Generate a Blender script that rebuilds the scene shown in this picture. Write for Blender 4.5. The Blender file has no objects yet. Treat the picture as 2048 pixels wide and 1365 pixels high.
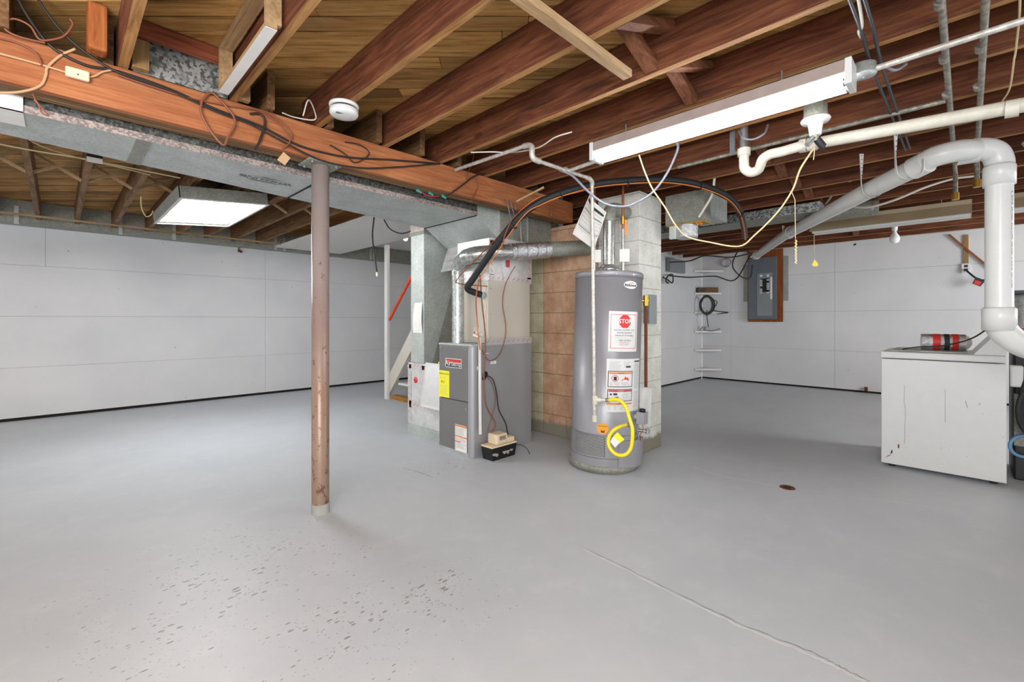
import bpy, bmesh, math, random
from mathutils import Vector, Matrix, Quaternion
random.seed(7)
S = bpy.context.scene
COL = S.collection
W, H = 2048, 1365
FPX = 905.0; CU = 1024.0; HV = 640.0; CAMH = 1.15      # focal length in px, principal column, horizon row, eye height
FX, FY, RX, RY = 0.7087, 0.7055, 0.7055, -0.7087       # camera forward and right in plan

# ---------------------------------------------------------------- camera
cam_d = bpy.data.cameras.new('camera'); cam = bpy.data.objects.new('camera', cam_d); COL.objects.link(cam)
cam.location = (0, 0, CAMH)
cam.rotation_euler = (math.pi/2, 0, math.atan2(FY, FX) - math.pi/2)
cam_d.sensor_width = 36; cam_d.lens = FPX/W*36; cam_d.shift_y = -(H/2-HV)/W; cam_d.clip_start = .02
S.camera = cam
# ---------------------------------------------------------------- world, lights, exposure
wd = bpy.data.worlds.new('world'); S.world = wd; wd.use_nodes = True
wd.node_tree.nodes['Background'].inputs[0].default_value = (.88, .94, 1, 1)
wd.node_tree.nodes['Background'].inputs[1].default_value = 1.1
def area(name, loc, target, size, energy, color=(1,1,1), sy=None):
    l = bpy.data.lights.new(name, 'AREA'); l.energy = energy; l.size = size; l.color = color
    if sy: l.shape = 'RECTANGLE'; l.size_y = sy
    o = bpy.data.objects.new(name, l); COL.objects.link(o); o.location = loc
    o.rotation_euler = (Vector(target)-Vector(loc)).to_track_quat('-Z', 'Y').to_euler(); return o
area('flash_bounce', (-.9, -.7, 1.7), (3.0, 3.0, 1.3), 1.4, 60, (.97, .985, 1))
area('right_fill_light', (6.3, -2.9, 1.9), (8.0, 2.6, 1.1), 1.6, 75, (.97, .985, 1))  # added unseen fill, brightens the right wall and floor
area('flash_left', (-1.0, .6, 1.5), (.3, 3.0, 2.3), .5, 16, (1, .9, .88))
EM = dict(tube=17.0, troffer=32.0, bulb=22.0)
S.view_settings.view_transform = 'Standard'; S.view_settings.look = 'None'
S.view_settings.gamma = 1; S.view_settings.use_curve_mapping = False
S.view_settings.exposure = 0.72
S.cycles.max_bounces = 8; S.cycles.diffuse_bounces = 4; S.cycles.use_denoising = True

# ---------------------------------------------------------------- pixel -> point at a known plane
def ray(u, v):
    k = (u-CU)/FPX
    return Vector((FX+k*RX, FY+k*RY, (HV-v)/FPX))
def PT(u, v, t): return Vector((0,0,CAMH)) + ray(u,v)*t
def PZ(u, v, z): return PT(u, v, (z-CAMH)/ray(u,v).z)
def PX(u, v, X): return PT(u, v, X/ray(u,v).x)
def PY(u, v, Y): return PT(u, v, Y/ray(u,v).y)

# ---------------------------------------------------------------- materials
def srgb(c):
    if isinstance(c, str): c = [int(c[i:i+2],16)/255 for i in (0,2,4)]
    return tuple((x/12.92 if x<=.04045 else ((x+.055)/1.055)**2.4) for x in c)+(1,)
MATS = {}
class NT:
    def __init__(s, name):
        s.m = bpy.data.materials.new(name); s.m.use_nodes = True; s.n = s.m.node_tree.nodes; s.l = s.m.node_tree.links
        s.b = s.n['Principled BSDF']; MATS[name] = s.m
    def nd(s, t, **k):
        n = s.n.new(t)
        for a, b in k.items(): setattr(n, a, b)
        return n
    def link(s, a, b): s.l.new(a, b)
    def coords(s, scale=(1,1,1), rot=(0,0,0), kind='Object'):
        tc = s.nd('ShaderNodeTexCoord'); mp = s.nd('ShaderNodeMapping')
        mp.inputs['Scale'].default_value = scale; mp.inputs['Rotation'].default_value = rot
        s.link(tc.outputs[kind], mp.inputs['Vector']); return mp.outputs[0]
    def noise(s, vec, scale, detail=3, rough=.55, dist=0):
        n = s.nd('ShaderNodeTexNoise'); n.inputs['Scale'].default_value = scale; n.inputs['Detail'].default_value = detail
        n.inputs['Roughness'].default_value = rough; n.inputs['Distortion'].default_value = dist
        s.link(vec, n.inputs['Vector']); return n.outputs['Fac']
    def vor(s, vec, scale, out='Distance', feature='F1'):
        n = s.nd('ShaderNodeTexVoronoi', feature=feature); n.inputs['Scale'].default_value = scale
        s.link(vec, n.inputs['Vector']); return n.outputs[out]
    def ramp(s, fac, stops, interp='LINEAR'):
        r = s.nd('ShaderNodeValToRGB'); cr = r.color_ramp; cr.interpolation = interp
        while len(cr.elements) < len(stops): cr.elements.new(.5)
        for e, (p, c) in zip(cr.elements, stops):
            e.position = p; e.color = (c,c,c,1) if isinstance(c,(int,float)) else srgb(c)
        s.link(fac, r.inputs[0]); return r.outputs[0]
    def mix(s, fac, a, b, mode='MIX'):
        n = s.nd('ShaderNodeMix', data_type='RGBA', blend_type=mode)
        for k_, val in ((0, fac), (6, a), (7, b)):
            sock = n.inputs[k_]
            if isinstance(val, (int,float)): sock.default_value = val if k_ == 0 else (val,val,val,1)
            elif isinstance(val, (tuple,str)): sock.default_value = srgb(val)
            else: s.link(val, sock)
        return n.outputs[2]
    def math(s, op, a, b=0):
        n = s.nd('ShaderNodeMath', operation=op)
        for sock, val in ((n.inputs[0], a), (n.inputs[1], b)):
            if isinstance(val, (int,float)): sock.default_value = val
            else: s.link(val, sock)
        return n.outputs[0]
    def base(s, c):
        if isinstance(c, (tuple,str)): s.b.inputs['Base Color'].default_value = srgb(c)
        else: s.link(c, s.b.inputs['Base Color'])
    def set(s, rough=.5, metal=0, spec=.5):
        s.b.inputs['Roughness'].default_value = rough; s.b.inputs['Metallic'].default_value = metal
        s.b.inputs['Specular IOR Level'].default_value = spec
    def bump(s, h, strength=.3, dist=.005):
        n = s.nd('ShaderNodeBump'); n.inputs['Strength'].default_value = strength; n.inputs['Distance'].default_value = dist
        s.link(h, n.inputs['Height']); s.link(n.outputs[0], s.b.inputs['Normal'])
def plain(name, c, rough=.5, metal=0, var=.06, scale=14, spec=.5):
    t = NT(name); v = t.coords()
    n = t.noise(v, scale, 4)
    t.base(t.mix(1.0, c, t.ramp(n, [(.3, 1-var*1.6), (.7, 1.0)]), 'MULTIPLY')); t.set(rough, metal, spec)
    return t.m
def emis(name, c, s):
    t = NT(name); t.base(c); t.b.inputs['Emission Color'].default_value = srgb(c); t.b.inputs['Emission Strength'].default_value = s
    return t.m
def wood(name, dark, mid, light, axis, rough=.7, knots=True, stain=None):
    t = NT(name)
    sc = {'X': (1.2, 16, 16), 'Y': (16, 1.2, 16), 'Z': (16, 16, 1.2), 'D': (1.2, 16, 16)}[axis]
    rot = (0,0,math.radians(45)) if axis == 'D' else (0,0,0)
    tc = t.nd('ShaderNodeTexCoord'); oi = t.nd('ShaderNodeObjectInfo')
    vm = t.nd('ShaderNodeVectorMath', operation='ADD')
    mu = t.nd('ShaderNodeVectorMath', operation='SCALE'); mu.inputs[0].default_value = (7,9,5); t.link(oi.outputs['Random'], mu.inputs['Scale'])
    t.link(tc.outputs['Object'], vm.inputs[0]); t.link(mu.outputs[0], vm.inputs[1])
    if axis == 'D':
        at = t.nd('ShaderNodeAttribute', attribute_name='rnd'); sc2 = t.nd('ShaderNodeVectorMath', operation='SCALE'); sc2.inputs[0].default_value=(13,7,3)
        t.link(at.outputs['Fac'], sc2.inputs['Scale']); v2 = t.nd('ShaderNodeVectorMath', operation='ADD'); t.link(vm.outputs[0], v2.inputs[0]); t.link(sc2.outputs[0], v2.inputs[1]); vec0 = v2.outputs[0]
    else: vec0 = vm.outputs[0]
    mp = t.nd('ShaderNodeMapping'); mp.vector_type='POINT'
    mp.inputs['Rotation'].default_value = rot; t.link(vec0, mp.inputs['Vector'])
    mp2 = t.nd('ShaderNodeMapping'); mp2.inputs['Scale'].default_value = sc; t.link(mp.outputs[0], mp2.inputs['Vector'])
    g = t.noise(mp2.outputs[0], 2.4, 6, .62, 1.1)
    c = t.ramp(g, [(.28, dark), (.5, mid), (.74, light)])
    big = t.noise(mp.outputs[0], 2.2, 3)
    c = t.mix(1.0, c, t.ramp(big, [(.3, .74), (.65, 1.0)]), 'MULTIPLY')
    if axis == 'D':
        c = t.mix(1.0, c, t.ramp(at.outputs['Fac'], [(0, .42), (.18, .8), (.6, .92), (1, 1.12)]), 'MULTIPLY')
    else:
        c = t.mix(1.0, c, t.ramp(oi.outputs['Random'], [(0, .82), (1, 1.0)]), 'MULTIPLY')
    if knots:
        sk = {'X': (.45,1,1), 'Y': (1,.45,1), 'Z': (1,1,.45), 'D': (.45,1,1)}[axis]
        mk = t.nd('ShaderNodeMapping'); mk.inputs['Scale'].default_value = sk; t.link(mp.outputs[0], mk.inputs['Vector'])
        k = t.vor(mk.outputs[0], 3.6)
        c = t.mix(t.ramp(k, [(.045, .85), (.085, 0)]), c, dark)
    if stain:
        s2 = t.noise(mp2.outputs[0], .8, 4, .7)
        c = t.mix(t.ramp(s2, [(.56, 0), (.72, .8)]), c, stain)
    t.base(c); t.set(rough, 0, .3); t.bump(g, .25, .004); return t.m
wood('joist_wood', '47281a', '74422b', '96603e', 'Y', stain='301a10')  # aged brown sides, darkened further to paint in their shade
wood('joist_edge', '8a5c36', 'b5844f', 'cda06c', 'Y')  # pale undersides: partly the wood's own tone, partly painted light
wood('joist_wood_brown', '4c3420', '7c5a3a', '9c7850', 'Y')
wood('girder_wood', '95542f', 'b36e44', 'c98a5c', 'X', knots=True)
wood('subfloor_wood', '9a6a34', 'cc9a58', 'e2b97a', 'D', stain='4c3418')
wood('pale_wood_x', '9c7c56', 'bd9c74', 'd2b48c', 'X'); wood('pale_wood_y', '94744e', 'b5946a', 'cdae84', 'Y')
wood('pale_wood_z', '8c6a44', 'aa8658', 'c8a678', 'Z'); wood('block_wood_x', '5c3622', '84543a', 'a06c4a', 'X')
wood('red_wood_x', '6a3420', '9a5234', 'b86e4a', 'X'); wood('brown_wood_z', '7a4220', 'a05a2c', 'b87440', 'Z')
wood('plywood', '8a5a24', 'b07a34', 'c89448', 'X', knots=False)
plain('dark_gap', '1a130d', .9); plain('black_plastic', '151516', .45); plain('black_rubber', '1c1d20', .6)
def galv(name, c1, c2, spangle=60, metal=.55, rough=.42, contrast=.5, dirt=None):
    t = NT(name); v = t.coords()
    cell = t.vor(v, spangle, 'Color'); bw = t.nd('ShaderNodeRGBToBW'); t.link(cell, bw.inputs[0])
    c = t.mix(t.ramp(bw.outputs[0], [(.35-.2*contrast, 0), (.65+.2*contrast, 1)]), c1, c2)
    n = t.noise(v, 5, 5, .65); c = t.mix(1.0, c, t.ramp(n, [(.3, .78), (.62, 1.0)]), 'MULTIPLY')
    if dirt: c = t.mix(t.ramp(t.noise(v, 9, 6, .7), [(.5, 0), (.72, .7)]), c, dirt)
    t.base(c); t.set(rough, metal); t.bump(n, .08, .004); return t.m
galv('galvanized', 'b2b8b5', 'c4cac6', 110, .35, .5, .3)
galv('galvanized_dull', '8b8c84', 'a3a398', 120, .3, .6, .5, '77776a')
galv('galvanized_spangle', '6f7370', 'c3c7c4', 75, .5, .4, .1)
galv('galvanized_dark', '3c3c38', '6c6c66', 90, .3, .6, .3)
galv('galvanized_edge', 'a89c98', 'e0cfc8', 110, .6, .34, .1)
galv('pipe_galvanized', 'a9aca9', 'cfd1cd', 70, .75, .28, .4)
galv('conduit_pipe', 'bcb8b0', 'd6d2ca', 60, .3, .45, .4, 'a08c74')
galv('old_pipe', '86837a', 'aaa598', 60, .4, .5, .4, '6a4a34')
t = NT('foil'); v = t.coords(); n = t.noise(v, 38, 5, .7); t.base(t.ramp(n, [(.3, 'b4b6ba'), (.7, 'eef0f2')])); t.set(.22, .85); t.bump(n, .9, .012)
t = NT('foil_board'); v = t.coords(); n = t.noise(v, 12, 5, .6); t.base(t.ramp(n, [(.3, 'c2c2c0'), (.7, 'dedfdf')])); t.set(.42, .35); t.bump(n, .3, .006)
plain('tape_red', 'b4413c', .5); plain('foil_tape', 'd9d4d4', .35, .4); plain('label_red', 'd8342e', .5)
plain('pvc', 'dededb', .28, 0, .03); plain('pvc_old', 'd8d3c4', .4, 0, .12, 20); plain('white_paint', 'dcdbd7', .55, 0, .04)
plain('white_enamel', 'd9d9d8', .3, 0, .02); plain('porcelain', 'f0efea', .25, 0, .02); plain('paper', 'e9e7e2', .8, 0, .05)
plain('cream_plastic', 'e6d3b4', .5); plain('cable_white', 'ddd8cc', .5); plain('cable_cream', 'd6c193', .6)
plain('cable_brown', '8a5138', .5); plain('cable_dark', '3a3c44', .45, .2); plain('housing_tan', 'a09088', .6, 0, .1); plain('ballast_grey', '9a9a98', .5); plain('cable_black', '26221f', .5); plain('cable_grey', '8a8d98', .4, .2)
plain('copper', 'b0683a', .35, .8); plain('brass', 'c79a3e', .3, .8); plain('yellow', 'f2dc28', .4, 0, .03)
plain('orange', 'e8862a', .5); plain('sticker_yellow', 'f3ee2c', .5, 0, .02); plain('sticker_orange', 'f2a01e', .5, 0, .02)
plain('ink', '2a2a2e', .6); plain('ink_grey', '8f9098', .6); plain('rail_orange', 'd8451a', .35); plain('blue_hose', '6f9cc6', .4)
plain('red_plastic', 'b5252b', .4); plain('teal', '2fa08c', .4); plain('heater_grey', '97979c', .38, .25, .04, 3); plain('furnace_grey', '7c7b7a', .4, .3, .04, 3)
plain('furnace_side', 'a6a6a9', .42, .3, .04, 3); plain('coil_cream', 'cfc8bb', .45, .1, .04, 3); plain('panel_grey', '6a7178', .45, .2, .05)
plain('panel_box_grey', '8d9496', .45, .2); plain('bare_concrete', 'a5a7a0', .85, 0, .15, 10); plain('plug_brown', 'c9a27a', .6); wood('ply_brown', '5c4228', '80603e', 'a07c52', 'X')
plain('clear_bag', 'd8dada', .2, 0, .1); MATS['clear_bag'].node_tree.nodes['Principled BSDF'].inputs['Alpha'].default_value = .55
plain('glass_bulb', 'efefee', .15, 0, .01); plain('steel', 'b6b8ba', .3, .8); plain('tan_enamel', 'c3b393', .5, 0, .1, 6)
plain('insulation', 'b59a56', .95, 0, .3, 20); plain('rust', '7a3c1e', .9, 0, .3, 20)
emis('tube_glow', 'ffffff', EM['tube']); emis('troffer_glow', 'ffffff', EM['troffer']); emis('bulb_glow', 'ffe9dc', EM['bulb'])
# chimney block: paint, then bare reddish masonry near the girder end, concrete foot
def block(name, cols, foot=True):
    t = NT(name); v = t.coords(); sp = t.nd('ShaderNodeSeparateXYZ'); t.link(v, sp.inputs[0])
    n = t.noise(v, 7, 6, .65); fine = t.noise(v, 60, 4, .7)
    c = t.ramp(n, [(.3, cols[0]), (.6, cols[1]), (.8, cols[2])])
    c = t.mix(1.0, c, t.ramp(fine, [(.3, .8), (.5, 1.0)]), 'MULTIPLY')
    pit = t.vor(v, 42); c = t.mix(t.ramp(t.math('ADD', pit, t.math('MULTIPLY', n, .35)), [(.22, .8), (.27, 0)]), c, '5a3a28')
    if foot:
        lowz = t.math('ADD', sp.outputs[2], t.math('MULTIPLY', n, .10)); c = t.mix(t.ramp(lowz, [(.16, 1), (.19, 0)]), c, '8c8878')
    t.base(c); t.set(.85, 0, .2); t.bump(fine, .5, .006); return t.m
block('block_painted', ('cfcfc6', 'e4e3dc', 'eceae4'))
block('block_bare', ('b48a6c', 'd0aa8c', 'dcbea4'))
block('block_cream', ('b3a888', 'cdc4a8', 'd8d0b8'))
plain('mortar', '9a8a70', .95); plain('painted_mortar', 'c4c0b4', .95)
# painted wall sheets
t = NT('wall_paint'); v = t.coords(); n = t.noise(v, 1.3, 4); spk = t.vor(v, 5.5); n2 = t.noise(v, 3.1, 3)
c = t.ramp(n, [(.3, 'cfd0d2'), (.7, 'dbdbdc')])
c = t.mix(t.ramp(spk, [(.026, .85), (.036, 0)]), c, '4c4a48')
t.base(c); t.set(.6, 0, .3); t.bump(t.noise(v, 9, 5), .06, .004)
# painted concrete floor: pits and worn streaks
t = NT('floor_paint'); v = t.coords(); n = t.noise(v, .9, 5); m2 = t.noise(v, 6, 6, .7)
c = t.ramp(n, [(.3, 'b5bcc3'), (.7, 'c1c7cd')])
c = t.mix(t.ramp(m2, [(.5, 0), (.75, .35)]), c, 'ced3d8')
sp = t.nd('ShaderNodeSeparateXYZ'); t.link(v, sp.inputs[0])
rot = t.coords((1, 2.6, 1), (0, 0, math.radians(55)))
pit = t.vor(rot, 17); pit2 = t.vor(rot, 38)
def blob(cx, cy, r):
    dx = t.math('SUBTRACT', sp.outputs[0], cx); dy = t.math('SUBTRACT', sp.outputs[1], cy)
    d = t.math('SQRT', t.math('ADD', t.math('MULTIPLY', dx, dx), t.math('MULTIPLY', dy, dy)))
    return t.math('MAXIMUM', t.math('SUBTRACT', 1, t.math('DIVIDE', d, r)), 0)
BL = [PZ(480,1150,0), PZ(700,1250,0), PZ(850,1190,0), PZ(330,1260,0), PZ(900,930,0)]
msk = blob(BL[0].x, BL[0].y, .95)
for b_, r_ in zip(BL[1:], (.6, .5, .5, .5)): msk = t.math('MAXIMUM', msk, blob(b_.x, b_.y, r_))
msk = t.math('ADD', t.math('MULTIPLY', msk, .22), .02)
mod = t.math('MULTIPLY', t.math('MULTIPLY', msk, t.ramp(m2, [(.35, .2), (.62, 1.35)])), 1.0)
hit = t.math('LESS_THAN', pit, mod); hit2 = t.math('LESS_THAN', pit2, t.math('MULTIPLY', mod, .9))
c = t.mix(t.math('MULTIPLY', t.math('MAXIMUM', hit, hit2), .75), c, '6f6e69')
t.base(c); t.set(.42, 0, .35); t.bump(m2, .12, .004)
plain('crack', 'd6d7d9', .7); plain('crack_dark', '7c7d7e', .8)
plain('mesh_steel', 'c0c0c0', .4, .4)
t = NT('lally_paint'); v = t.coords((1,1,.5)); n = t.noise(v, 26, 6, .75); sp = t.nd('ShaderNodeSeparateXYZ'); t.link(v, sp.inputs[0])
c = t.ramp(t.noise(v, 2.5, 3), [(.35, '99837e'), (.65, 'aba19d')])
lo = t.math('ADD', sp.outputs[2], t.math('MULTIPLY', t.noise(v, 4, 4), .55))
c = t.mix(t.ramp(lo, [(.55, .75), (.95, 0)]), c, '8a6a50')
c = t.mix(t.ramp(t.math('ADD', n, t.math('MULTIPLY', sp.outputs[2], -.09)), [(.55, 0), (.58, .85)]), c, '5a3828')
t.base(c); t.set(.35, .15)
M = MATS

# ---------------------------------------------------------------- mesh builder
def catmull(pts, n=6):
    P = [Vector(p) for p in pts]
    if len(P) < 3: return P
    out = []
    for i in range(len(P)-1):
        a = P[i-1] if i else P[0]*2-P[1]; b, c = P[i], P[i+1]; d = P[i+2] if i+2 < len(P) else P[-1]*2-P[-2]
        for k in range(n):
            t_ = k/n
            out.append(.5*((2*b)+(c-a)*t_+(2*a-5*b+4*c-d)*t_**2+(3*b-a-3*c+d)*t_**3))
    out.append(P[-1]); return out
_fonts = {}
class MB:
    def __init__(s, mat=None): s.v=[]; s.f=[]; s.mi=[]; s.sm=[]; s.mats=[]; s.cur=0; s.rnd=None; s.mat(mat)
    def mat(s, m):
        if m is None: return s
        m = M[m] if isinstance(m, str) else m
        if m not in s.mats: s.mats.append(m)
        s.cur = s.mats.index(m); return s
    def add(s, vs, fs, smooth=False):
        o = len(s.v); s.v += [Vector(p) for p in vs]
        for f in fs: s.f.append([i+o for i in f]); s.mi.append(s.cur); s.sm.append(smooth)
        return s
    def box(s, x0,y0,z0,x1,y1,z1, bev=0):
        if bev:
            bm = bmesh.new(); bmesh.ops.create_cube(bm, size=1)
            for v in bm.verts: v.co = Vector((x0+(x1-x0)*(v.co.x+.5), y0+(y1-y0)*(v.co.y+.5), z0+(z1-z0)*(v.co.z+.5)))
            bmesh.ops.bevel(bm, geom=bm.edges[:], offset=bev, segments=2, profile=.5, affect='EDGES')
            bm.verts.index_update(); s.add([v.co.copy() for v in bm.verts], [[v.index for v in f.verts] for f in bm.faces]); bm.free(); return s
        vs = [(x0,y0,z0),(x1,y0,z0),(x1,y1,z0),(x0,y1,z0),(x0,y0,z1),(x1,y0,z1),(x1,y1,z1),(x0,y1,z1)]
        return s.add(vs, [(0,3,2,1),(4,5,6,7),(0,1,5,4),(1,2,6,5),(2,3,7,6),(3,0,4,7)])
    def hexa(s, lo, hi):
        n = len(lo); vs = list(lo)+list(hi)
        fs = [tuple(range(n-1,-1,-1)), tuple(range(n,2*n))]+[(i,(i+1)%n,n+(i+1)%n,n+i) for i in range(n)]
        return s.add(vs, fs)
    def beam(s, p, q, w, h, up=(0,0,1)):
        p, q = Vector(p), Vector(q); d = (q-p).normalized(); up = Vector(up)
        side = d.cross(up).normalized(); u = side.cross(d).normalized()
        a = [p+side*w/2*i+u*h/2*j for i,j in ((-1,-1),(1,-1),(1,1),(-1,1))]; b = [x+(q-p) for x in a]
        return s.hexa(a, b)
    def tube(s, pts, r, seg=8, caps=True, smooth=True):
        P = [Vector(p) for p in pts]; n = len(P); rr = r if isinstance(r, (list,tuple)) else [r]*n
        T = [((P[min(i+1,n-1)]-P[max(i-1,0)]).normalized()) for i in range(n)]
        ref = Vector((0,0,1)) if abs(T[0].z) < .9 else Vector((1,0,0))
        a = T[0].cross(ref).normalized(); vs = []
        for i in range(n):
            a = (a-T[i]*a.dot(T[i])).normalized(); b = T[i].cross(a)
            for k in range(seg):
                th = 2*math.pi*k/seg; vs.append(P[i]+(a*math.cos(th)+b*math.sin(th))*rr[i])
        fs = [(i*seg+k, i*seg+(k+1)%seg, (i+1)*seg+(k+1)%seg, (i+1)*seg+k) for i in range(n-1) for k in range(seg)]
        s.add(vs, fs, smooth)
        if caps: s.add(vs[:seg], [tuple(range(seg))[::-1]]); s.add(vs[-seg:], [tuple(range(seg))])
        return s
    def cyl(s, p, q, r, seg=24, r2=None): return s.tube([p, q], [r, r if r2 is None else r2], seg)
    def lathe(s, prof, c=(0,0,0), seg=32, a0=0, a1=2*math.pi, axis=None, smooth=True):
        c = Vector(c); full = abs(a1-a0-2*math.pi) < 1e-6; n = seg if full else seg+1; vs = []
        ax = Vector(axis).normalized() if axis is not None else Vector((0,0,1)); q = Vector((0,0,1)).rotation_difference(ax)
        for (r, z) in prof:
            for k in range(n):
                th = a0+(a1-a0)*k/seg; vs.append(c+q@Vector((r*math.cos(th), r*math.sin(th), z)))
        fs = []
        for i in range(len(prof)-1):
            for k in range(seg if full else n-1):
                k2 = (k+1)%n; fs.append((i*n+k, i*n+k2, (i+1)*n+k2, (i+1)*n+k))
        return s.add(vs, fs, smooth)
    def quad(s, a, b, c, d): return s.add([a,b,c,d], [(0,1,2,3)])
    def grid(s, f, nu, nv, smooth=True):
        vs = [f(i/nu, j/nv) for j in range(nv+1) for i in range(nu+1)]
        return s.add(vs, [(j*(nu+1)+i, j*(nu+1)+i+1, (j+1)*(nu+1)+i+1, (j+1)*(nu+1)+i) for j in range(nv) for i in range(nu)], smooth)
    def text(s, body, size, f, align='CENTER', bold=0):
        cu = bpy.data.curves.new('t', 'FONT'); cu.body = body; cu.size = size; cu.align_x = align; cu.align_y = 'CENTER'; cu.resolution_u = 2; cu.offset = bold
        ob = bpy.data.objects.new('t', cu); me = bpy.data.meshes.new_from_object(ob)
        s.add([f(v.co.x, v.co.y) for v in me.vertices], [tuple(p.vertices) for p in me.polygons])
        bpy.data.objects.remove(ob); bpy.data.meshes.remove(me); bpy.data.curves.remove(cu); return s
    def build(s, name, parent=None, label=None, cat=None, group=None, kind=None, origin=None, fixn=True):
        vs = s.v
        if parent is not None:
            off = Vector(parent.get('_o', (0,0,0)))
        else:
            if origin is None:
                lo = [min(v[i] for v in vs) for i in range(3)]; hi = [max(v[i] for v in vs) for i in range(3)]
                off = Vector(((lo[0]+hi[0])/2, (lo[1]+hi[1])/2, lo[2]))
            else: off = Vector(origin)
        me = bpy.data.meshes.new(name); me.from_pydata([v-off for v in vs], [], s.f)
        for m in s.mats: me.materials.append(m)
        me.polygons.foreach_set('material_index', s.mi); me.polygons.foreach_set('use_smooth', s.sm)
        if s.rnd is not None:
            at = me.attributes.new('rnd', 'FLOAT', 'FACE'); at.data.foreach_set('value', s.rnd)
        if fixn:
            bm = bmesh.new(); bm.from_mesh(me); bmesh.ops.recalc_face_normals(bm, faces=bm.faces[:]); bm.to_mesh(me); bm.free()
        me.update(); o = bpy.data.objects.new(name, me); COL.objects.link(o)
        if parent is not None: o.parent = parent; o['_o'] = tuple(off)
        else: o.location = off; o['_o'] = tuple(off)
        if label: o['label'] = label
        if cat: o['category'] = cat
        if group: o['group'] = group
        if kind: o['kind'] = kind
        return o
def thing(name, label, cat, loc, group=None):
    o = bpy.data.objects.new(name, None); COL.objects.link(o); o.location = loc; o.empty_display_size = .1
    o['_o'] = tuple(loc); o['label'] = label; o['category'] = cat
    if group: o['group'] = group
    return o
def cable(name, pts, r, mat, label, cat='cable', group=None, n=6, seg=6, parent=None):
    return MB(mat).tube(catmull(pts, n), r, seg).build(name, parent, label, cat if parent is None else None, group)
ORD = ['first','second','third','fourth','fifth','sixth','seventh','eighth','ninth','tenth','eleventh','twelfth','thirteenth','fourteenth','fifteenth','sixteenth','seventeenth','eighteenth','nineteenth','twentieth']
# ================================================================ structure
ZJ, ZS = 2.27, 2.47            # joist undersides, subfloor underside
mb = MB('floor_paint'); mb.box(-3.4,-3.4,-.1, 9.2, 7.9, 0)
def crackline(px, w, mat, dz, jit=.012):
    P = catmull([PZ(u,v,0) for u,v in px], 10); mb.mat(mat); n = len(P); prev = None
    for i, p in enumerate(P):
        d = (P[min(i+1,n-1)]-P[max(i-1,0)]).normalized(); s_ = Vector((-d.y,d.x,0)); j = random.uniform(-jit,jit); ww = w*random.uniform(.3,1.3)*min(1, i/4, (n-1-i)/4)
        a = Vector((p.x,p.y,dz))+s_*(j*.4+ww); b = Vector((p.x,p.y,dz))+s_*(j*.4-ww)
        if prev: mb.quad(prev[0], a, b, prev[1])
        prev = (a, b)
crackline([(1150,1090),(1250,1140),(1400,1215),(1500,1262),(1620,1310),(1690,1345),(1760,1380)], .006, 'crack', .0006)
crackline([(1140,1082),(1250,1136),(1400,1210),(1500,1257),(1620,1304),(1690,1340),(1760,1375)], .0016, 'crack_dark', .0009)
crackline([(1380,932),(1440,952),(1500,963),(1560,974)], .008, 'crack', .0006)
crackline([(800,935),(840,946),(870,957)], .003, 'crack_dark', .0006)
crackline([(1590,975),(1680,992),(1780,1003),(1900,1020)], .004, 'crack', .0006)
mb.build('floor', kind='structure', origin=(0,0,0))
def sheets(name, axis, pos, thick, rows, seams, a0, a1, sgn):
    mb = MB('dark_gap')
    def bx(a, b, z0, z1, d0, d1, m):
        mb.mat(m)
        if axis == 'Y': mb.box(a, min(pos+d0,pos+d1), z0, b, max(pos+d0,pos+d1), z1)
        else: mb.box(min(pos+d0,pos+d1), a, z0, max(pos+d0,pos+d1), b, z1)
    bx(a0, a1, 0, ZS+.02, .012*sgn, thick*sgn, 'dark_gap')
    for i in range(len(rows)-1):
        xs = [a0]+sorted(seams[i])+[a1]
        for a, b in zip(xs, xs[1:]): bx(a+.0012, b-.0012, rows[i]+(0 if i==0 else .0012), rows[i+1]-.0012, 0, .012*sgn, 'wall_paint')
    return mb.build(name, kind='structure', origin=(0,0,0))
sheets('wall_left', 'Y', 7.62, .2, [.035,.603,1.19,1.776,2.47], [[2.26],[2.26],[2.26],[-.10,2.26]], -3.4, 5.6, 1)
sheets('wall_center', 'Y', 3.64, .2, [.03,.644,1.29,1.926,2.47], [[8.48,5.9],[8.48,6.0],[8.48,5.9],[8.2]], 3.875, 8.97, 1)
sheets('wall_right', 'X', 8.97, .2, [.03,.644,1.29,1.926,2.47], [[3.1,1.48,-.9],[3.1,1.48,-.9],[3.1,1.48,-.9],[1.48,-.9]], -3.4, 3.64, 1)
MB('white_paint').box(5.4,3.84,0, 5.6,7.62,2.49).build('wall_stairwell', kind='structure', origin=(0,0,0))
# diagonal subfloor boards: each a slat of one ceiling mesh
mb = MB('subfloor_wood'); rn = []
w_ = .1035
def diag_board(d0, d1, r0, r1, z):
    P = [Vector((FX*d+RX*r, FY*d+RY*r, z)) for d, r in ((d0,r0),(d1,r0),(d1,r1),(d0,r1))]
    mb.hexa(P, [p+Vector((0,0,.02)) for p in P])
i = -46
while i*w_ < 12.2:
    d = i*w_; r = -9+random.uniform(0,2)
    while r < 9:
        L = random.uniform(1.6,3.6); val = random.random()
        dz = random.uniform(0,.004); g0 = random.uniform(.004,.010)
        diag_board(d+g0, d+w_-.002, r, r+L-.003, ZS+dz); rn += [val]*6; r += L
    i += 1
mb.mat('dark_gap').box(-3.4,-3.4,ZS+.008, 9.2,7.9,ZS+.06); rn += [.5]*6
mb.rnd = rn; mb.build('ceiling', kind='structure', origin=(0,0,0), fixn=False)
MB('white_paint').box(8.90,-3.4,2.40, 8.97,3.64,2.468).build('trim_1', kind='structure')
MB('white_paint').box(3.9,3.57,2.40, 8.90,3.64,2.468).build('trim_2', kind='structure')
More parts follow.
